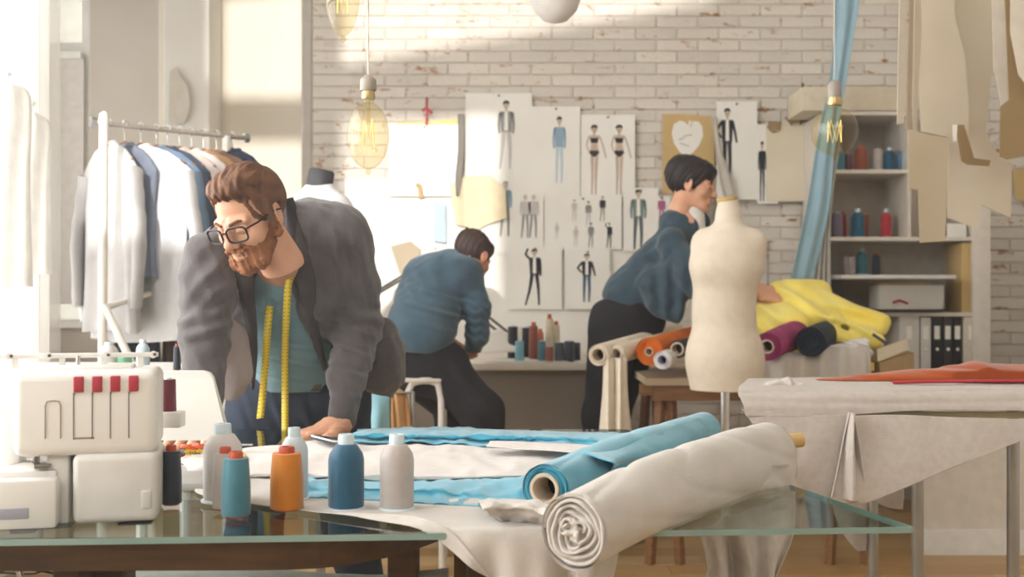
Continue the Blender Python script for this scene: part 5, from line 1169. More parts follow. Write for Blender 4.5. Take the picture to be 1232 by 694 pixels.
bc = [('file_box', 1082, 1106, 380, 440, whitep2, 'grey white file box below the tub, leftmost'), ('binder', 1108, 1120, 382, 440, whitep2, 'pale grey binder on the bottom shelf'), ('binder', 1121, 1134, 380, 440, blackp, 'left black binder on the bottom shelf'), ('binder', 1135, 1146, 380, 440, mat('binder_dark', S(54, 50, 50), .5), 'middle black binder on the bottom shelf'), ('binder', 1147, 1157, 380, 440, blackp, 'right black binder on the bottom shelf'), ('binder', 1159, 1178, 381, 440, mat('binder_cream', S(216, 206, 190), .6), 'cream binder at the right end of the bottom shelf')]
for nm, a, b, c0, c1, m, lab in bc:
    r = root(nm, P((a+b)/2, 470, DS), lab, 'binder' if nm == 'binder' else 'box', 'binders on the bottom shelf')
    z0 = P(0, 470, DS).z; A0 = P(a, c0, DS+.01); B0 = P(b, c0, DS+.01); MB().box((A0.x, DS+.01, z0), (B0.x, DS+.26, A0.z), .002).build('cover', m, r)
    MB().lathe([(.006, 0), (.008, .001), (.008, .002)], P((a+b)/2, 420, DS+.01), 12, (0, -1, 0)).build('finger_ring', chrome, r)
    MB().px((a+b)/2-3.2, 392, (a+b)/2+3.2, 408, DS+.008, .003).build('spine_label', paper, r, smooth=False)
# box and roll on top of the shelf
o = MB().px(966, 104, 1096, 133, DS+.02, .3, .004).build('long_box', mat('box_cream', S(218, 206, 182), .8)); tag(o, 'long cream box lying on top of the shelf unit', 'box')
# light blue cloth strips hanging in front of the left shelf side
lb = mat('cloth_lightblue', S(160, 190, 204), .8, S(146, 178, 194), 8, .2, 60)
def hang(name, A_, B_, m, lab, D, fold=.02, n=7, cat='fabric', nu=40, nv=50):
    L_ = [P(x, y, D) for x, y in A_]; R_ = [P(x, y, D) for x, y in B_]; GL = resamp(L_, nv); GR = resamp(R_, nv); u = np.linspace(0, 1, nu)[None, :, None]
    G = GL[:, None, :]*(1-u)+GR[:, None, :]*u; G[..., 1] += fold*np.sin(u[..., 0]*n*math.pi+.4*np.sin(np.linspace(0, 5, nv))[:, None])
    o = raw(name, G.reshape(-1, 3), gridfaces(nv, nu), m, None, .003); tag(o, lab, cat); return o
hang('hanging_cloth', [(1006, -40), (1003, 40), (998, 100), (985, 160), (970, 250), (951, 338)], [(1036, -40), (1032, 10), (1018, 96), (1004, 180), (998, 250), (978, 338)], lb, 'light blue cloth strip hanging diagonally beside the shelf unit', 5.2, .010, 3)
hang('hanging_cloth', [(1004, 150), (990, 250), (978, 345)], [(1014, 150), (1000, 250), (1000, 345)], mat('cloth_white_h', S(222, 218, 210), .9), 'white cloth strip hanging next to the light blue one', 5.26)

# ------------------------------------------------------------------ cutting table on the right
ct = root('cutting_table', P(1150, 660, 2.9), 'tall metal-legged cutting table covered in grey linen on the right', 'table')
zc = .835
x0 = P(925, 0, 2.62).x
MB().prism([(P(903, 0, 2.62).x, 2.62, zc-.025), (1.75, 2.62, zc-.025), (1.75, 2.95, zc-.025), (P(905, 0, 2.95).x, 2.95, zc-.025)], (0, 0, .025)).build('table_top', mat('cut_top', S(214, 206, 184), .5), ct)
MB().box((x0+.12, 2.60, P(0, 503, 2.6).z), (1.75, 2.62, P(0, 497, 2.6).z+.002)).build('front_rail', mat('rail_cream', S(214, 206, 170), .5), ct, smooth=False)
for px, D in ((1050, 2.9), (1104, 2.75), (1219, 2.70)):
    xx = P(px, 0, D).x; MB().tube([Vector((xx, D, 0)), Vector((xx, D, zc-.02))], .0135 if D > 2.8 else .0145, 16).build('leg', metal, ct)
MB().tube([Vector((1.62, 2.9, 0)), Vector((1.62, 2.9, zc-.02))], .014, 16).build('leg', metal, ct)
# linen over the table: top, front fall with left corner point
g1 = mat('linen_table', S(196, 186, 178), .95, S(184, 174, 166), 60, .3, 500, sheen=.2)
e0 = 2.59
rows = [[P(900, 464, 2.93), P(1000, 462, 2.97), P(1120, 461, 2.97), P(1280, 460, 2.97)],
        [P(890, 471, 2.72), P(1000, 468, 2.72), P(1120, 467, 2.70), P(1290, 463, 2.70)],
        [P(888, 474, 2.60), P(1000, 473, e0), P(1120, 474, e0), P(1300, 470, e0)],
        [P(893, 484, 2.575), P(1000, 486, e0-.015), P(1120, 486, e0-.015), P(1300, 482, e0-.015)],
        [P(897, 500, 2.57), P(990, 500, e0-.02), P(1120, 493, e0-.02), P(1300, 494, e0-.02)]]
G = loft(rows, 100, 50); G[..., 1] -= .008*(1+vnoise(G*np.array([1, 1, .3]), 4, 4))*np.clip((zc-G[..., 2])/.03, 0, 1); G[..., 2] = np.where(G[..., 1] > 2.61, np.maximum(G[..., 2], zc+.004+.003*vnoise(G, 5, 4)), G[..., 2])
o = raw('linen_cover', G.reshape(-1, 3), gridfaces(50, 100), g1, None, .003); tag(o, 'grey linen spread over the top of the cutting table, its hem along the edge', 'fabric')
o = cloth('linen_drape', [[P(893, 492, 2.565), P(940, 496, 2.56), P(985, 500, 2.56), P(1030, 497, 2.56)], [P(912, 520, 2.56), P(950, 535, 2.55), P(990, 535, 2.55), P(1028, 530, 2.56)], [P(935, 560, 2.56), P(960, 568, 2.54), P(990, 572, 2.55), P(1020, 565, 2.56)], [P(958, 592, 2.56), P(975, 596, 2.55), P(1000, 602, 2.55), P(1010, 600, 2.56)]], g1, None, 50, 40, .010, 4, 6, thick=.003); tag(o, 'slack grey linen corner hanging in a point at the left of the cutting table', 'fabric')
g2 = mat('linen_table_light', S(208, 200, 192), .95, S(196, 188, 180), 60, .3, 500, sheen=.2)
o = cloth('linen_drape', [[P(1026, 500, 2.545), P(1080, 499, 2.55), P(1150, 502, 2.55), P(1270, 505, 2.55)], [P(1018, 535, 2.54), P(1070, 530, 2.54), P(1150, 520, 2.545), P(1265, 512, 2.55)], [P(1008, 570, 2.54), P(1058, 566, 2.53), P(1148, 540, 2.54), P(1262, 517, 2.55)], [P(1000, 602, 2.54), P(1042, 604, 2.53), P(1110, 577, 2.535), P(1180, 549, 2.54), P(1260, 518, 2.55)]], g2, None, 70, 40, .009, 3, 9, thick=.003); tag(o, 'pale linen folded over the front of the cutting table, hem rising to the right', 'fabric')
# vertical fold with pointed tip
o = hang('linen_drape', [(1023, 497), (1013, 540), (999, 598)], [(1027, 497), (1036, 550), (1045, 604)], g2, 'sharp vertical pleat of pale linen at the corner of the cutting table', 2.52, .016, 3)
o = cloth('linen_tip', [[P(1000, 600, 2.9), P(1020, 602, 2.9), P(1045, 600, 2.9)], [P(1008, 630, 2.9), P(1024, 632, 2.89), P(1043, 630, 2.9)], [P(1026, 656, 2.9), P(1032, 662, 2.9), P(1042, 662, 2.9)]], g1, None, 20, 20, .004, 8); tag(o, 'tip of grey linen hanging below the glass table corner', 'fabric')
o = cloth('linen_tip', [[P(1056, 470, 2.94), P(1070, 470, 2.94), P(1090, 470, 2.94)], [P(1056, 580, 2.94), P(1070, 584, 2.94), P(1088, 580, 2.94)], [P(1056, 606, 2.94), P(1070, 611, 2.94), P(1086, 613, 2.94)]], g2, None, 20, 12, .004, 8); tag(o, 'small linen corner hanging at the rear of the cutting table', 'fabric')
rust = mat('cloth_rust', S(176, 82, 22), .8, S(156, 66, 14), 6, .2, 100, sheen=.3)
s = SD((.70, 2.62, zc-.02), (1.75, 3.1, zc+.10), .005)
s.rc(Vector((.775, 2.86, zc+.005)), Vector((1.18, 2.84, zc+.020)), .006, .030, .02, fl=(1, 3, 1)).rc(Vector((1.18, 2.84, zc+.020)), Vector((1.66, 2.84, zc+.012)), .030, .026, .02, fl=(1, 3, 1))
s.fold((1.2, 2.8, zc+.03), (.4, .3, .05), (.1, .3, 1), .05, .003, .7, 2); s.plane((0, 0, -1), (0, 0, zc+.007)); o = sdobj('rust_cloth', s, rust); tag(o, 'rust orange cloth folded in a low mound on the cutting table', 'fabric')
o = MB().tube(resamp([Vector((.93, 2.74, zc+.012)), Vector((1.15, 2.73, zc+.016)), Vector((1.45, 2.73, zc+.015)), Vector((1.74, 2.74, zc+.014))], 20), .008, 10, flat=.5).build('pink_piping', mat('cloth_crimson', S(190, 60, 70), .8)); tag(o, 'thin crimson fabric edge lying before the rust cloth', 'fabric')
s = SD(P(930, 464, 2.75)-Vector((.08, .05, .03)), P(930, 464, 2.75)+Vector((.1, .05, .03)), .003); s.rc(P(922, 466, 2.74), P(950, 461, 2.75), .010, .013, .01).rc(P(935, 462, 2.75), P(962, 465, 2.75), .010, .008, .01).noise(.002, 25, 3); o = sdobj('white_scrap', s, linen_w); tag(o, 'little white cloth scrap at the left corner of the cutting table', 'fabric')

# ------------------------------------------------------------------ garment rack and clothes
wm = mat('rack_white', S(236, 232, 224), .4)
ba, bb = P(112, 147, 4.15), P(296, 166, 4.62)
rk = root('garment_rack', P(125, 640, 4.2), 'white metal garment rack full of hanging clothes by the window', 'garment rack')
MB().tube([ba, bb], .010, 12).build('top_rail', mat('rail_steel', S(190, 182, 172), .3, metal=.6), rk)
for e in (ba, bb): MB().lathe([(.001, -.012), (.019, -.01), (.019, .01), (.001, .012)], e, 14, bb-ba).build('end_knob', metal, rk)
px_ = P(125, 0, 3.96).x
MB().tube([Vector((px_, 3.96, P(0, 149, 4.2).z)), ba.lerp(bb, .04)], .010, 10).build('top_bracket', wm, rk)
MB().tube([Vector((px_, 3.96, P(0, 149, 4.2).z)), Vector((px_-.01, 3.96, 0))], .016, 12).build('post', wm, rk)
q = ba.lerp(bb, .86); MB().tube([q, Vector((q.x, q.y, 0))], .017, 12).build('post', wm, rk)
MB().tube([P(124, 371, 3.96), P(217, 341, 4.4)], .011, 10).tube([P(150, 353, 4.5), P(212, 334, 4.7)], .009, 10).build('lower_rail', wm, rk)
MB().tube([P(126, 368, 3.95), P(164, 448, 3.9)], .014, 10).tube([P(164, 448, 3.9), Vector((-1.25, 3.95, 0.02))], .014, 10).build('brace', wm, rk)
MB().tube([Vector((px_-.2, 4.05, .03)), Vector((px_+.3, 4.35, .03))], .014, 10).build('foot', wm, rk)
bdir = (bb-ba).normalized(); wdir0 = Vector((-bdir.y, bdir.x, 0)).normalized()
def garment(t, width, length, m, label, name='hanging_shirt', drop=.075, sleeve=True, thick=.035, sl_len=.5, tw=0.0, hang_=True, shw=None, flare=1.0, seed=1):
    c = ba.lerp(bb, t); top = c-Vector((0, 0, drop)); wd = (Matrix.Rotation(tw+.32, 3, 'Z') @ wdir0); nd = wd.cross(Vector((0, 0, 1)))
    r = root(name, top, label, 'garment', 'clothes on the garment rack'); nu = 56; nv = 26; V = []
    for j in range(nv):
        v = j/(nv-1)
        if v < .12: hw = .05+(width/2-.05)*(v/.12)**.8; zz = -.10*(v/.12)**1.3
        else: hw = width/2*(1-.10*math.sin((v-.12)/.88*math.pi))*(1+(flare-1)*(v-.12)/.88); zz = -.10-(length-.10)*(v-.12)/.88
        th = thick*(.45+.75*v**.5)
        for i in range(nu):
            a = 2*math.pi*i/nu; rip = 1+.30*math.sin(a*7+seed+2*v)*v+.18*math.sin(a*12+seed*2)*v
            V.append(top+wd*hw*math.copysign(abs(math.cos(a))**.8, math.cos(a))+nd*th*math.sin(a)*rip+Vector((0, 0, zz+.006*math.sin(a*3+seed)*v)))
    Fc = [(j*nu+i, j*nu+(i+1) % nu, (j+1)*nu+(i+1) % nu, (j+1)*nu+i) for j in range(nv-1) for i in range(nu)]; Fc.append(tuple(range(nu)))
    raw('bodice', V, Fc, m, r)
    if sleeve:
        for sg in (-1, 1):
            p0 = top+wd*sg*(width/2-.03)+Vector((0, 0, -.11)); p1 = top+wd*sg*(width/2+.035)+Vector((0, 0, -.11-sl_len*.5))-nd*.01; p2 = top+wd*sg*(width/2+.02)+Vector((0, 0, -.11-sl_len))-nd*.015
            G = resamp([p0, (p0+p1)/2, p1, p2], 14); MB().tube(G, [.055-.022*i/13+.003*math.sin(i*2.1+seed) for i in range(14)], 14, flat=.6).build('sleeve', m, r)
    a = [top+wd*.035+Vector((0, 0, .003)), top+nd*.03+Vector((0, 0, -.012)), top-wd*.035+Vector((0, 0, .003)), top-nd*.03+Vector((0, 0, -.012))]; MB().tube(resamp(a+[a[0]], 16)[:-1], .010, 8, closed=True).build('collar', m, r)
    if hang_:
        h = root('coat_hanger', c, 'hanger of the '+label, 'hanger', 'coat hangers on the rack'); k = [c+Vector((0, 0, 0))+nd*0+wd*(.016*math.cos(x))+Vector((0, 0, .016*math.sin(x))) for x in np.linspace(-1.2, 3.6, 12)]
        k = [p for p in k]; k = k[::-1]+[]; hook = [c+wd*(.015*math.cos(x))+Vector((0, 0, .003+.015*math.sin(x))) for x in np.linspace(3.4, -1.3, 12)]+[c-Vector((0, 0, .035)), top+Vector((0, 0, .012))]
        MB().tube(hook, .0025, 6).build('hook', chrome, h); MB().tube([top+wd*(width/2-.03)+Vector((0, 0, -.075)), top+wd*.03+Vector((0, 0, .0)), top+Vector((0, 0, .012)), top-wd*.03, top-wd*(width/2-.03)+Vector((0, 0, -.075))], .006, 8).build('bar', wood_m, h)
    return r
gm = lambda n, c: mat(n, S(*c), .9, S(*[x-14 for x in c]), 12, .3, 120)
garment(.10, .40, .70, gm('g_palegrey', (196, 194, 194)), 'pale grey shirt, first on the rack by the white post', sl_len=.50, tw=-.3, seed=1)
garment(.19, .32, .50, gm('g_bluegrey', (130, 138, 154)), 'blue-grey vest behind the white post', sleeve=False, seed=2)
garment(.29, .50, .74, gm('g_white', (232, 233, 236)), 'bright white shirt, third on the rack', sl_len=.56, thick=.04, seed=3)
garment(.39, .44, .70, gm('g_steel', (118, 138, 162)), 'steel blue shirt just behind the bright white one', sl_len=.58, seed=4)
garment(.46, .42, .66, gm('g_navy', (70, 78, 94)), 'dark slate jacket between the steel blue shirt and the beige one', sl_len=.56, seed=5)
garment(.54, .42, .62, gm('g_beige', (206, 192, 184)), 'beige-pink shirt in the middle of the rack', sl_len=.55, seed=6)
garment(.62, .42, .58, gm('g_rose', (226, 214, 210)), 'pale rose shirt right of the beige-pink one', sl_len=.5, seed=7)
garment(.70, .42, .68, gm('g_tan', (178, 140, 104)), 'tan brown jacket behind the bearded man\'s hair', sl_len=.5, seed=8)
garment(.79, .42, .66, gm('g_brown', (142, 112, 92)), 'brown jacket near the right end of the rack', sl_len=.5, seed=9)
garment(.90, .34, .5, gm('g_midnight', (52, 62, 88)), 'midnight blue top at the right end of the rack', sl_len=.3, drop=.06, thick=.07, seed=10)
# dark skirts over the lower rail
for i, (a, b, col, lab) in enumerate(((138, 162, (92, 104, 120), 'slate skirt hanging from the lower rail, left'), (160, 192, (70, 76, 90), 'dark navy skirt hanging from the lower rail'), (196, 222, (120, 84, 66), 'brown leather skirt hanging from the lower rail behind the blazer sleeve'))):
    o = hang('hanging_skirt', [(a, 362), (a, 400), (a-2, 470)], [(b, 354), (b, 400), (b+3, 470)], gm('sk%d' % i, col), lab, 4.4+.08*i, .02, 5, 'garment')
# white garments by the bright window
for i, (x, y, w, ln) in enumerate(((10, 95, 60, 250), (40, 130, 46, 200))):
    D = 3.9+.25*i; r = root('white_blouse', P(x, y, D), ['white blouse on a hook before the bright curtain, far left', 'white blouse on a hook at the curtain edge'][i], 'garment', 'white blouses at the window')
    A_ = [(x-5, y+6), (x-w*.45, y+24), (x-w*.48, y+ln*.5), (x-w*.5, y+ln)]; B_ = [(x+5, y+6), (x+w*.45, y+24), (x+w*.44, y+ln*.5), (x+w*.5, y+ln)]
    GL = resamp([P(*p, D) for p in A_], 24); GR = resamp([P(*p, D) for p in B_], 24); V = []
    for j in range(24):
        for k in range(30):
            t = 2*math.pi*k/30; V.append((GL[j]+GR[j])/2+(GR[j]-GL[j])/2*math.cos(t)+np.array([0, .03*math.sin(t)*(1+.3*math.sin(5*t+j*.2)), 0]))
    raw('bodice', V, [(j*30+k, j*30+(k+1) % 30, (j+1)*30+(k+1) % 30, (j+1)*30+k) for j in range(23) for k in range(30)], gm('g_sheet', (244, 242, 238)), r)
    MB().tube([P(x, y-2, D), P(x+1, y-8, D), P(x+4, y-4, D)], .003, 6).build('hook', metal, r)
# spools and bottles beyond the overlocker
dt = root('side_table', P(150, 640, 2.9), 'low white side table behind the overlocker with bottles and spools', 'table')
MB().box((-1.75, 2.85, P(0, 446, 2.95).z-.02), (-.90, 3.3, P(0, 446, 2.95).z), .003).build('table_top', whitep, dt)
for xx in (-1.72, -.95):
    for yy in (2.88, 3.26): MB().tube([Vector((xx, yy, 0)), Vector((xx, yy, P(0, 446, 2.95).z-.02))], .015, 8).build('leg', whitep, dt)
zq = P(0, 446, 2.95).z+.001
for px, yt, w, m, st_, lab in ((150, 424, 18, green_t, 'plain', 'green thread spool behind the overlocker stand'), (172, 409, 16, thread_mat('thread_ice', S(206, 222, 230)), 'king', 'pale ice-blue king spool behind the overlocker stand'), (131, 412, 22, pale, 'king', 'white king spool left of the green one behind the overlocker'), (213, 414, 9, navy, 'cap', 'slim navy thread cone beside the blazer sleeve')):
    cone(px, yt, 446, w, m, lab, st_, D=2.95, z=zq, seg=20)

# ------------------------------------------------------------------ pendant bulbs
amber = glass_mat('bulb_glass', (.985, .94, .80), .02); brass = mat('brass', S(196, 172, 120), .3, metal=.8); sock = mat('socket_grey', S(160, 150, 140), .5)
fil = mat('filament', S(240, 214, 140), .5, emit=.6)
def bulb(px, py, D, rx, rz, ycap0, label, cordx=None, neck=.45):
    c = P(px, py, D); r = root('pendant_lamp', Vector((c.x, D, c.z)), label, 'lamp', 'pendant bulbs'); ztop = P(0, ycap0, D).z
    prof = []; n = 22
    for i in range(n+1):
        t = math.pi*i/n; rr_ = rx*math.sin(t); zz = -rz*math.cos(t)
        if zz > rz*.80: rr_ = max(rr_, rx*neck*.62)
        prof.append((max(rr_, .0008), zz))
    prof[-1] = (rx*neck*.62, rz*1.12)
    MB().lathe(prof, c, 32).build('glass_bulb', amber, r)
    MB().lathe([(.004, 0), (.007, -.004), (.0055, -.010), (.0008, -.014)], c-Vector((0, 0, rz*.985)), 14).build('glass_tip', amber, r)
    MB().lathe([(rx*neck*.72, 0), (rx*neck*.76, .006), (rx*neck*.66, .02)], c+Vector((0, 0, rz*1.08)), 24).build('brass_cap', brass, r)
    hs_ = ztop-(c.z+rz*1.08+.02); MB().lathe([(.0175, 0), (.0185, .004), (.0175, hs_*.8), (.010, hs_), (.003, hs_+.004)], c+Vector((0, 0, rz*1.08+.018)), 24).build('socket', sock, r)
    x1 = c.x if cordx is None else P(cordx, 0, D).x
    MB().tube([Vector((c.x, D, ztop)), Vector((x1, D, 2.2)), Vector((x1, D, ZC))], .0022, 6).build('cord', mat('cord_grey', S(190, 186, 178), .6), r)
    m_ = MB(); m_.tube([c+Vector((0, 0, rz*1.0)), c-Vector((0, 0, rz*.1))], .0045, 8); m_.build('stem', amber, r)
    pts = []
    for k in range(9):
        a = k/8*2*math.pi; pts.append(c+Vector((rx*.30*math.cos(a), rx*.30*math.sin(a), rz*(.45 if k % 2 else -.45))))
    MB().tube(pts, .0012, 6).build('filament', fil, r); return r
bulb(443, 163, 2.5, .047, .075, 91, 'clear oval filament bulb hanging above the bearded man', cordx=442)
bulb(412, -8, 2.2, .034, .085, -110, 'pointed amber bulb cut by the top edge, left of the oval one', neck=.5)
bulb(1004, 158, 2.9, .060, .062, 97, 'round amber globe bulb in front of the shelf unit')
wl = root('pendant_lamp', P(668, 0, 4.75), 'white egg-shaped pendant lampshade at the top middle of the photo', 'lamp')
MB().lathe([(r_*1.48, h_*1.48) for r_, h_ in ((.0005, -.078), (.035, -.068), (.062, -.040), (.076, .0), (.074, .05), (.055, .10), (.02, .13))], P(668, -4, 4.75), 32).build('lamp_shade', mat('shade_white', S(232, 226, 220), .5), wl)
MB().tube([P(668, -55, 4.75), Vector((P(668, 0, 4.75).x, 4.75, ZC))], .003, 6).build('cord', blackp, wl)

# ------------------------------------------------------------------ paper patterns hung at the upper right
def cardpiece(pts, D, m, label, name='pattern_card', th=.004, parent=None, cat='pattern', group='card patterns hanging at the upper right', tilt=0):
    V = [P(x, y, D) for x, y in pts]; x0_ = sum(v.x for v in V)/len(V)
    V = [Vector((v.x, v.y+(v.x-x0_)*tilt, v.z)) for v in V]
    o = MB().prism(V, (0, th, 0)).build(name, m, parent, smooth=False)
    if parent is None: tag(o, label, cat, group)
    return o
cg2 = mat('card_dark_beige', S(190, 174, 150), .9, S(180, 164, 138), 5); cg3 = mat('card_tan', S(160, 136, 98), .9, S(148, 124, 88), 5); cg4 = mat('card_pale', S(222, 212, 196), .9)  # first tone is a darker beige card stock
cardpiece([(1083, -30), (1093, -30), (1092, 60), (1088, 148), (1078, 150), (1080, 60)], 3.70, cg4, 'narrow pale card strip, leftmost of the hanging patterns', tilt=.5)
cardpiece([(1095, -30), (1101, -30), (1099, 80), (1096, 156), (1089, 156), (1092, 60)], 3.78, cg2, 'second narrow card strip from the left among hanging patterns', tilt=.5)
cardpiece([(1101, -30), (1108, -30), (1110, 40), (1104, 120), (1104, 230), (1099, 228), (1097, 120)], 3.86, card_g, 'third narrow card strip, longer than the two on its left', tilt=.5)
cardpiece([(1104, -30), (1150, -30), (1148, 20), (1160, 60), (1166, 130), (1164, 200), (1141, 165), (1109, 158), (1102, 60)], 3.95, card_g, 'broad beige bodice pattern behind the strips at upper right')
cardpiece([(1093, 155), (1108, 160), (1141, 166), (1140, 226), (1137, 290), (1107, 292), (1105, 228), (1094, 226)], 3.72, cg2, 'notched beige pattern hanging lowest among the cards')
cardpiece([(1136, -30), (1192, -30), (1196, 60), (1186, 160), (1204, 190), (1218, 196), (1216, 262), (1180, 246), (1176, 275), (1140, 262), (1142, 166), (1150, 60)], 4.05, card_g, 'largest beige skirt pattern at upper right')
cardpiece([(1150, 150), (1160, 150), (1172, 190), (1192, 193), (1190, 200), (1166, 198), (1157, 194)], 3.9, cg3, 'curved tan armhole pattern on the beige skirt pattern')
cardpiece([(1208, -30), (1220, -30), (1224, 30), (1232, 60), (1245, 60), (1245, 185), (1212, 192), (1203, 188), (1204, 128), (1214, 120)], 3.8, cg3, 'darker tan sleeve pattern near the right edge of the photo')
cardpiece([(1192, -30), (1211, -30), (1213, 50), (1216, 120), (1206, 130), (1196, 80)], 3.9, cg4, 'pale card strip left of the tan sleeve pattern')
cardpiece([(1216, -30), (1250, -30), (1250, 120), (1226, 90), (1216, 40)], 3.7, cg4, 'pale pattern corner at the top right edge of the photo')
cardpiece([(1146, 150), (1152, 150), (1151, 170), (1147, 170)], 3.86, paper, 'tiny white label card on the beige patterns', 'label_card')
o = MB().tube([Vector((P(1076, 0, 3.8).x, 3.6, 2.36)), Vector((P(1076, 0, 3.8).x+.02, 4.2, 2.36))], .008, 8).tube([Vector((1.2, 3.85, 2.36)), Vector((XR, 3.85, 2.36))], .010, 10).build('pattern_rail', metal); tag(o, 'thin rail above the hanging card patterns', 'rail')
# pattern on the pier left of the rack
cardpiece([(204, 86), (212, 80), (214, 88), (226, 104), (229, 130), (222, 148), (203, 148)], 5.93, mat('card_pier', S(214, 206, 192), .9), 'small beige bodice pattern hung on the white pier above the rack', group=None)

# ------------------------------------------------------------------ sheets and sketches on the brick wall
DWL = YB-.024
SHD = {}; SHN = [0]
def sheet(x0, y0, x1, y1, label, m=paper, D=None, name='wall_sheet', th=.0012, rot=0, group='paper sheets pinned on the brick wall', pins=True):
    D = DWL-.0022*SHN[0] if D is None else D; SHN[0] += 1
    r = root(name, P((x0+x1)/2, (y0+y1)/2, D), label, 'paper', group); SHD[r.name] = D
    MB().prism([P(x0, y0, D), P(x1, y0+rot, D), P(x1, y1+rot, D), P(x0, y1, D)], (0, th, 0)).build('sheet', m, r, smooth=False)
    if pins: MB().lathe([(.006, 0), (.006, .006), (.001, .009)], P((x0+x1)/2, y0+3, D), 10, (0, -1, 0)).build('pin', mat('pin_steel', S(150, 140, 130), .4), r)
    return r
def figure(r, cx, y0, h, style, D=None, w=1.0, name='fashion_sketch'):
    """flat printed fashion figure: head, hair, torso, arms, legs in flat colours"""
    D = (D or SHD[r.name])-.0012; W = h*.5*w
    q = lambda x, y: P(cx+x*W, y0+y*h, D); b = {}
    def poly(key, pts):
        mb = b.setdefault(key, MB()); dd = {'skin': 0, 'leg': .0002, 'top': .0004, 'bottom': .0004, 'hair': .0006, 'line': .0005}[key]; mb.prism([q(x, y)-Vector((0, dd, 0)) for x, y in pts], (0, .0002, 0))
    el = lambda a, c_, rx, ry, n=12: [(a+rx*math.cos(t*2*math.pi/n), c_+ry*math.sin(t*2*math.pi/n)) for t in range(n)]
    def limb(key, pts, w0, w1):
        n = len(pts); L_ = []; R_ = []
        for i, (x, y) in enumerate(pts):
            ww = w0+(w1-w0)*i/(n-1); L_.append((x-ww, y)); R_.append((x+ww, y))
        for i in range(n-1): poly(key, [L_[i], R_[i], R_[i+1], L_[i+1]])
    poly('skin', el(0, .065, .085, .05)); poly('hair', [(-.09, .06), (-.10, .03), (-.04, .0), (.05, .0), (.10, .03), (.09, .055), (.0, .035)])
    poly('skin', [(-.03, .10), (.03, .10), (.03, .15), (-.03, .15)])
    tp = style.get('pose', 0); 
    if style.get('bikini'):
        poly('skin', [(-.16, .15), (.16, .15), (.09, .28), (.13, .40), (-.13, .40), (-.09, .28)]); poly('top', [(-.12, .19), (.12, .19), (.09, .26), (-.09, .26)]); poly('bottom', [(-.13, .37), (.13, .37), (.14, .41), (.03, .46), (-.03, .46), (-.14, .41)])
        limb('skin', [(-.16, .17), (-.22, .30), (-.14, .40)], .025, .02); limb('skin', [(.16, .17), (.26, .32), (.34, .48)], .025, .02); limb('leg', [(-.06, .44), (-.05, .70), (-.07, 1)], .05, .018); limb('leg', [(.07, .44), (.05, .70), (.04, 1)], .05, .018)
    else:
        poly('top', [(-.19, .16), (.19, .16), (.17, .30), (.15, .46), (-.15, .46), (-.17, .30)]); poly('skin', [(-.05, .14), (.05, .14), (.03, .26), (-.03, .26)]) if style.get('open') else None
        if style.get('open'): poly('line', [(-.045, .15), (.045, .15), (.06, .44), (-.06, .44)])
        if tp == 1: limb('top', [(-.17, .18), (-.30, .10), (-.22, .0)], .05, .03); limb('top', [(.17, .18), (.20, .35), (.20, .48)], .05, .035)
        elif tp == 2: limb('top', [(-.17, .18), (-.33, .30), (-.18, .40)], .05, .035); limb('top', [(.17, .18), (.24, .32), (.30, .46)], .045, .03)
        else: limb('top', [(-.18, .18), (-.22, .34), (-.20, .48)], .045, .03); limb('top', [(.18, .18), (.22, .34), (.20, .48)], .045, .03)
        sp = style.get('spread', .1); limb('leg', [(-.07, .44), (-.09-sp*.3, .72), (-.08-sp, 1)], .065, .028); limb('leg', [(.07, .44), (.09+sp*.2, .72), (.07+sp*.4, 1)], .065, .028)
    mm = {'skin': style.get('skin', inkskin), 'hair': style.get('hair', ink), 'top': style.get('top', ink), 'bottom': ink, 'leg': style.get('leg', ink), 'line': paper}
    f = [(k, mb.build('print_'+{'skin': 'skin', 'hair': 'hair', 'top': 'garment', 'bottom': 'briefs', 'leg': 'legs', 'line': 'shirt'}[k], mm[k], r, smooth=False)) for k, mb in b.items()]
    return f
fg = mat('print_grey', S(150, 148, 146), .9); fb = mat('print_blue', S(150, 176, 196), .9); fpl = mat('print_pale', S(206, 200, 196), .9); fdk = mat('print_charcoal', S(52, 54, 60), .9); fgn = mat('print_green', S(128, 144, 138), .9); fjean = mat('print_denim', S(76, 104, 128), .9); fpk = mat('print_magenta', S(176, 100, 140), .9)
sheet(436, 296, 612, 425, 'large blank white sheet behind the bent man', paper)
sheet(606, 298, 764, 428, 'wide blank white sheet above the spools on the back desk', paper)
sheet(415, 215, 560, 300, 'wide blank white sheet low at the left of the brick wall', paper)
big = sheet(560, 112, 640, 232, 'tall white sheet with a grey striped-top sketch, left of the sketches')
figure(big, 609, 121, 82, dict(top=fg, leg=fpl, open=True)); 
r = sheet(640, 128, 698, 240, 'white sheet with a pale blue dress sketch'); figure(r, 673, 140, 80, dict(top=fb, leg=mat('print_ice', S(196, 212, 222), .9), spread=.03), w=.8)
r = sheet(699, 138, 764, 236, 'white sheet with two black swimwear sketches'); figure(r, 715, 150, 84, dict(bikini=True, top=ink, leg=inkskin)); figure(r, 745, 150, 84, dict(bikini=True, top=ink, leg=inkskin))
r = sheet(564, 232, 654, 305, 'white sheet with a faint pair of trouser sketches'); figure(r, 632, 234, 52, dict(top=fpl, leg=fg, hair=fpl)); figure(r, 642, 234, 52, dict(top=fpl, leg=fg, hair=fpl)); figure(r, 608, 218, 66, dict(top=fb, leg=fg, hair=fg))
r = sheet(655, 236, 748, 300, 'white sheet with six tiny figure sketches in two rows')
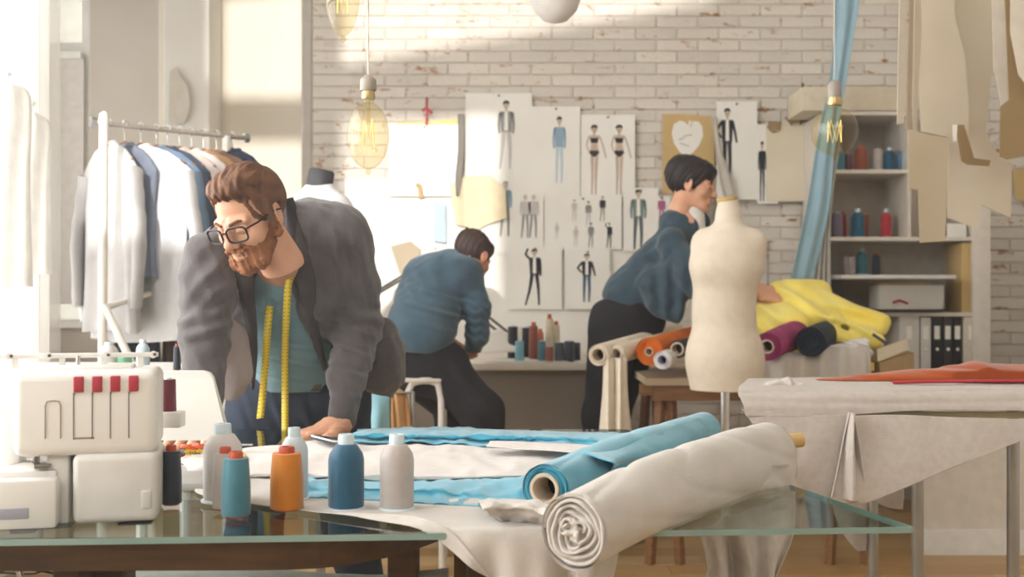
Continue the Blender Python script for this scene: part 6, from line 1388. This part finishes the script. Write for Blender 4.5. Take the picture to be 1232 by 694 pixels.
for (cx_, y0, h, st_) in ((691, 240, 26, dict(top=fpl, leg=fpl, hair=fg)), (708, 242, 30, dict(top=fg, leg=fpl)), (725, 236, 30, dict(top=fdk, leg=fg)), (693, 272, 24, dict(top=fpl, leg=fpl, hair=fpl)), (711, 268, 30, dict(top=fg, leg=fg)), (733, 268, 30, dict(top=fdk, leg=fdk, pose=1)), (670, 268, 20, dict(top=fpl, leg=fpl, hair=fpl))): figure(r, cx_, y0, h, st_)
r = sheet(750, 226, 792, 302, 'white sheet with a tall grey-green coat sketch'); figure(r, 768, 228, 72, dict(top=fgn, leg=mat('print_steel', S(96, 106, 108), .9), open=True, spread=.04), w=1.1)
r = sheet(788, 236, 806, 268, 'small sheet with a magenta jacket sketch beside the woman'); figure(r, 796, 236, 34, dict(top=fpk, leg=fpk, hair=fpk), w=1.1)
r = sheet(612, 296, 676, 372, 'white sheet with a black-suited man sketch, arm raised'); figure(r, 643, 299, 68, dict(top=fdk, leg=fdk, open=True, pose=1, spread=.22), w=1.05)
r = sheet(680, 300, 734, 372, 'white sheet with a black jacket and blue jeans sketch'); figure(r, 706, 305, 58, dict(top=fdk, leg=fjean, open=True, pose=2, spread=.02), w=1.15)
r = sheet(862, 122, 911, 240, 'white sheet with a black suit sketch right of the tan card'); figure(r, 875, 130, 90, dict(top=fdk, leg=fdk, open=True, pose=2, spread=.0), w=.85)
r = sheet(911, 150, 936, 245, 'narrow white sheet with a leaning black figure sketch'); figure(r, 917, 170, 72, dict(top=fdk, leg=fdk, hair=fdk, spread=.02), w=.55)
sheet(468, 150, 553, 236, 'large white sheet with a yellow header strip, left on the brick wall', paper)
r = bpy.data.objects; 
o = cardpiece([(476, 148), (510, 146), (553, 142), (553, 151), (510, 154), (478, 157)], DWL-.03, mat('strip_yellow', S(230, 206, 146), .8), 'curved yellow strip across the top of the left sheet', 'yellow_strip', cat='paper strip', group=None)
o = hang('grey_ribbon', [(551, 137), (551, 180), (548, 215), (549, 236)], [(559, 137), (559, 180), (556, 212), (552, 236)], mat('ribbon_grey', S(140, 134, 126), .8), 'narrow grey ribbon hanging right of the large white sheet', DWL-.05, .006, 2)
o = MB().tube([P(514, 117, 5.72), P(513, 150, 5.72)], .006, 8).tube([P(508, 133, 5.72), P(513, 130, 5.72), P(520, 136, 5.72)], .008, 8).build('red_bow', mat('bow_red', S(190, 70, 80), .7)); tag(o, 'little red ribbon bow pinned above the yellow strip', 'ribbon')
cardpiece([(470, 296), (494, 290), (506, 300), (498, 330), (484, 338)], DWL-.035, cg2, 'small beige triangle pattern left of the bent man', 'pattern_card', group=None)
o = hang('pale_blue_swatch', [(523, 245), (522, 290)], [(537, 246), (537, 292)], mat('swatch_blue', S(190, 212, 226), .8), 'pale blue swatch hanging above the bent man', DWL-.045, .004, 2)
o = cardpiece([(541, 222), (560, 212), (590, 210), (608, 228), (610, 262), (586, 270), (575, 276), (548, 270), (545, 250)], DWL-.04, mat('card_butter', S(226, 210, 176), .9), 'butter coloured bodice pattern pinned above the bent man', group=None)
o = MB().tube([P(501, 222, 5.74), P(505, 224, 5.74), P(507, 238, 5.74)], .012, 8).build('leather_loop', mat('loop_tan', S(196, 166, 120), .7)); tag(o, 'small tan loop hanging below the left sheet', 'loop')
# tan card with the heart-shaped white cut-out
o = cardpiece([(797, 137), (822, 137), (859, 140), (860, 232), (832, 236), (797, 232)], DWL-.004, kraft, 'tan card behind the heart-shaped white pattern', group=None)
hp = [(828, 150)]; 
for t in np.linspace(0, 1, 12): hp.append((828+9*math.sin(t*math.pi/1)+ (18*t), 150-5*math.sin(t*math.pi)+10*t*t))
hp = [(827, 150), (833, 146), (840, 146), (845, 152), (846, 164), (841, 176), (833, 184), (826, 188), (818, 183), (811, 173), (808, 160), (811, 149), (818, 145), (824, 147)]
ht = MB().prism([P(x, y, DWL-.008) for x, y in hp], (0, .002, 0)).build('heart_pattern', paper, smooth=False); tag(ht, 'white heart-shaped paper pattern on the tan card', 'pattern')
for a in ((816, 168, 824, 166), (818, 172, 829, 176), (822, 164, 833, 162)):
    MB().tube([P(a[0], a[1], DWL-.0086), P(a[2], a[3], DWL-.0086)], .0015, 5).build('pencil_mark', ink_g, ht)
MB().box(P(829, 152, DWL-.022), P(829, 152, DWL-.022)+Vector((.012, .012, .03)), .002).build('clip', trimw, ht)
o = hang('canvas_strap', [(856, 140), (861, 180), (866, 215), (872, 240)], [(862, 140), (868, 180), (880, 215), (884, 240)], mat('strap_grey', S(196, 188, 176), .8), 'pale canvas strap hanging behind the dress form neck', DWL-.06, .006, 2)
o = hang('canvas_strap', [(846, 236), (847, 262), (850, 274)], [(862, 236), (863, 262), (858, 274)], mat('strap_dark', S(140, 130, 118), .8), 'short grey strap between the woman and the dress form', DWL-.03, .006, 2)
r = sheet(922, 146, 982, 242, 'cream sheet with torn brown top pieces beside the light blue strip', paper_c)
cardpiece([(924, 146), (940, 146), (938, 156), (930, 160), (925, 156)], DWL-.045, cg3, 'torn brown piece at the top left of the cream sheet', group=None); cardpiece([(944, 141), (982, 139), (981, 147), (950, 148)], DWL-.045, cg3, 'long torn brown strip at the top right of the cream sheet', group=None)
o = MB().tube([P(966, 100, 5.72), P(965, 135, 5.72), P(963, 150, 5.72)], .005, 6).tube([P(960, 132, 5.72), P(966, 138, 5.72), P(972, 130, 5.72)], .005, 6).build('dark_hook', blackp); tag(o, 'dark wire hook on the bricks above the cream sheet', 'hook')
o = MB().tube([P(924, 290, 5.775), P(924, 345, 5.775)], .003, 6).build('hanging_string', ink_g); tag(o, 'thin string hanging on the bricks right of the dress form', 'string')
o = cardpiece([(1218, 205), (1245, 200), (1245, 245), (1222, 240)], DWL-.01, kraft, 'brown paper corner on the bricks at the far right', group=None)
# dark fabric bits beyond the dress form, next to the woman's hand
s = SD(P(930, 348, 4.8)-Vector((.12, .05, .04)), P(930, 348, 4.8)+Vector((.12, .05, .04)), .005); s.rc(P(912, 346, 4.8), P(938, 344, 4.8), .012, .008, .01); o = sdobj('dark_scrap', s, navf); tag(o, 'dark cloth scrap just above the woman\'s hands', 'fabric')
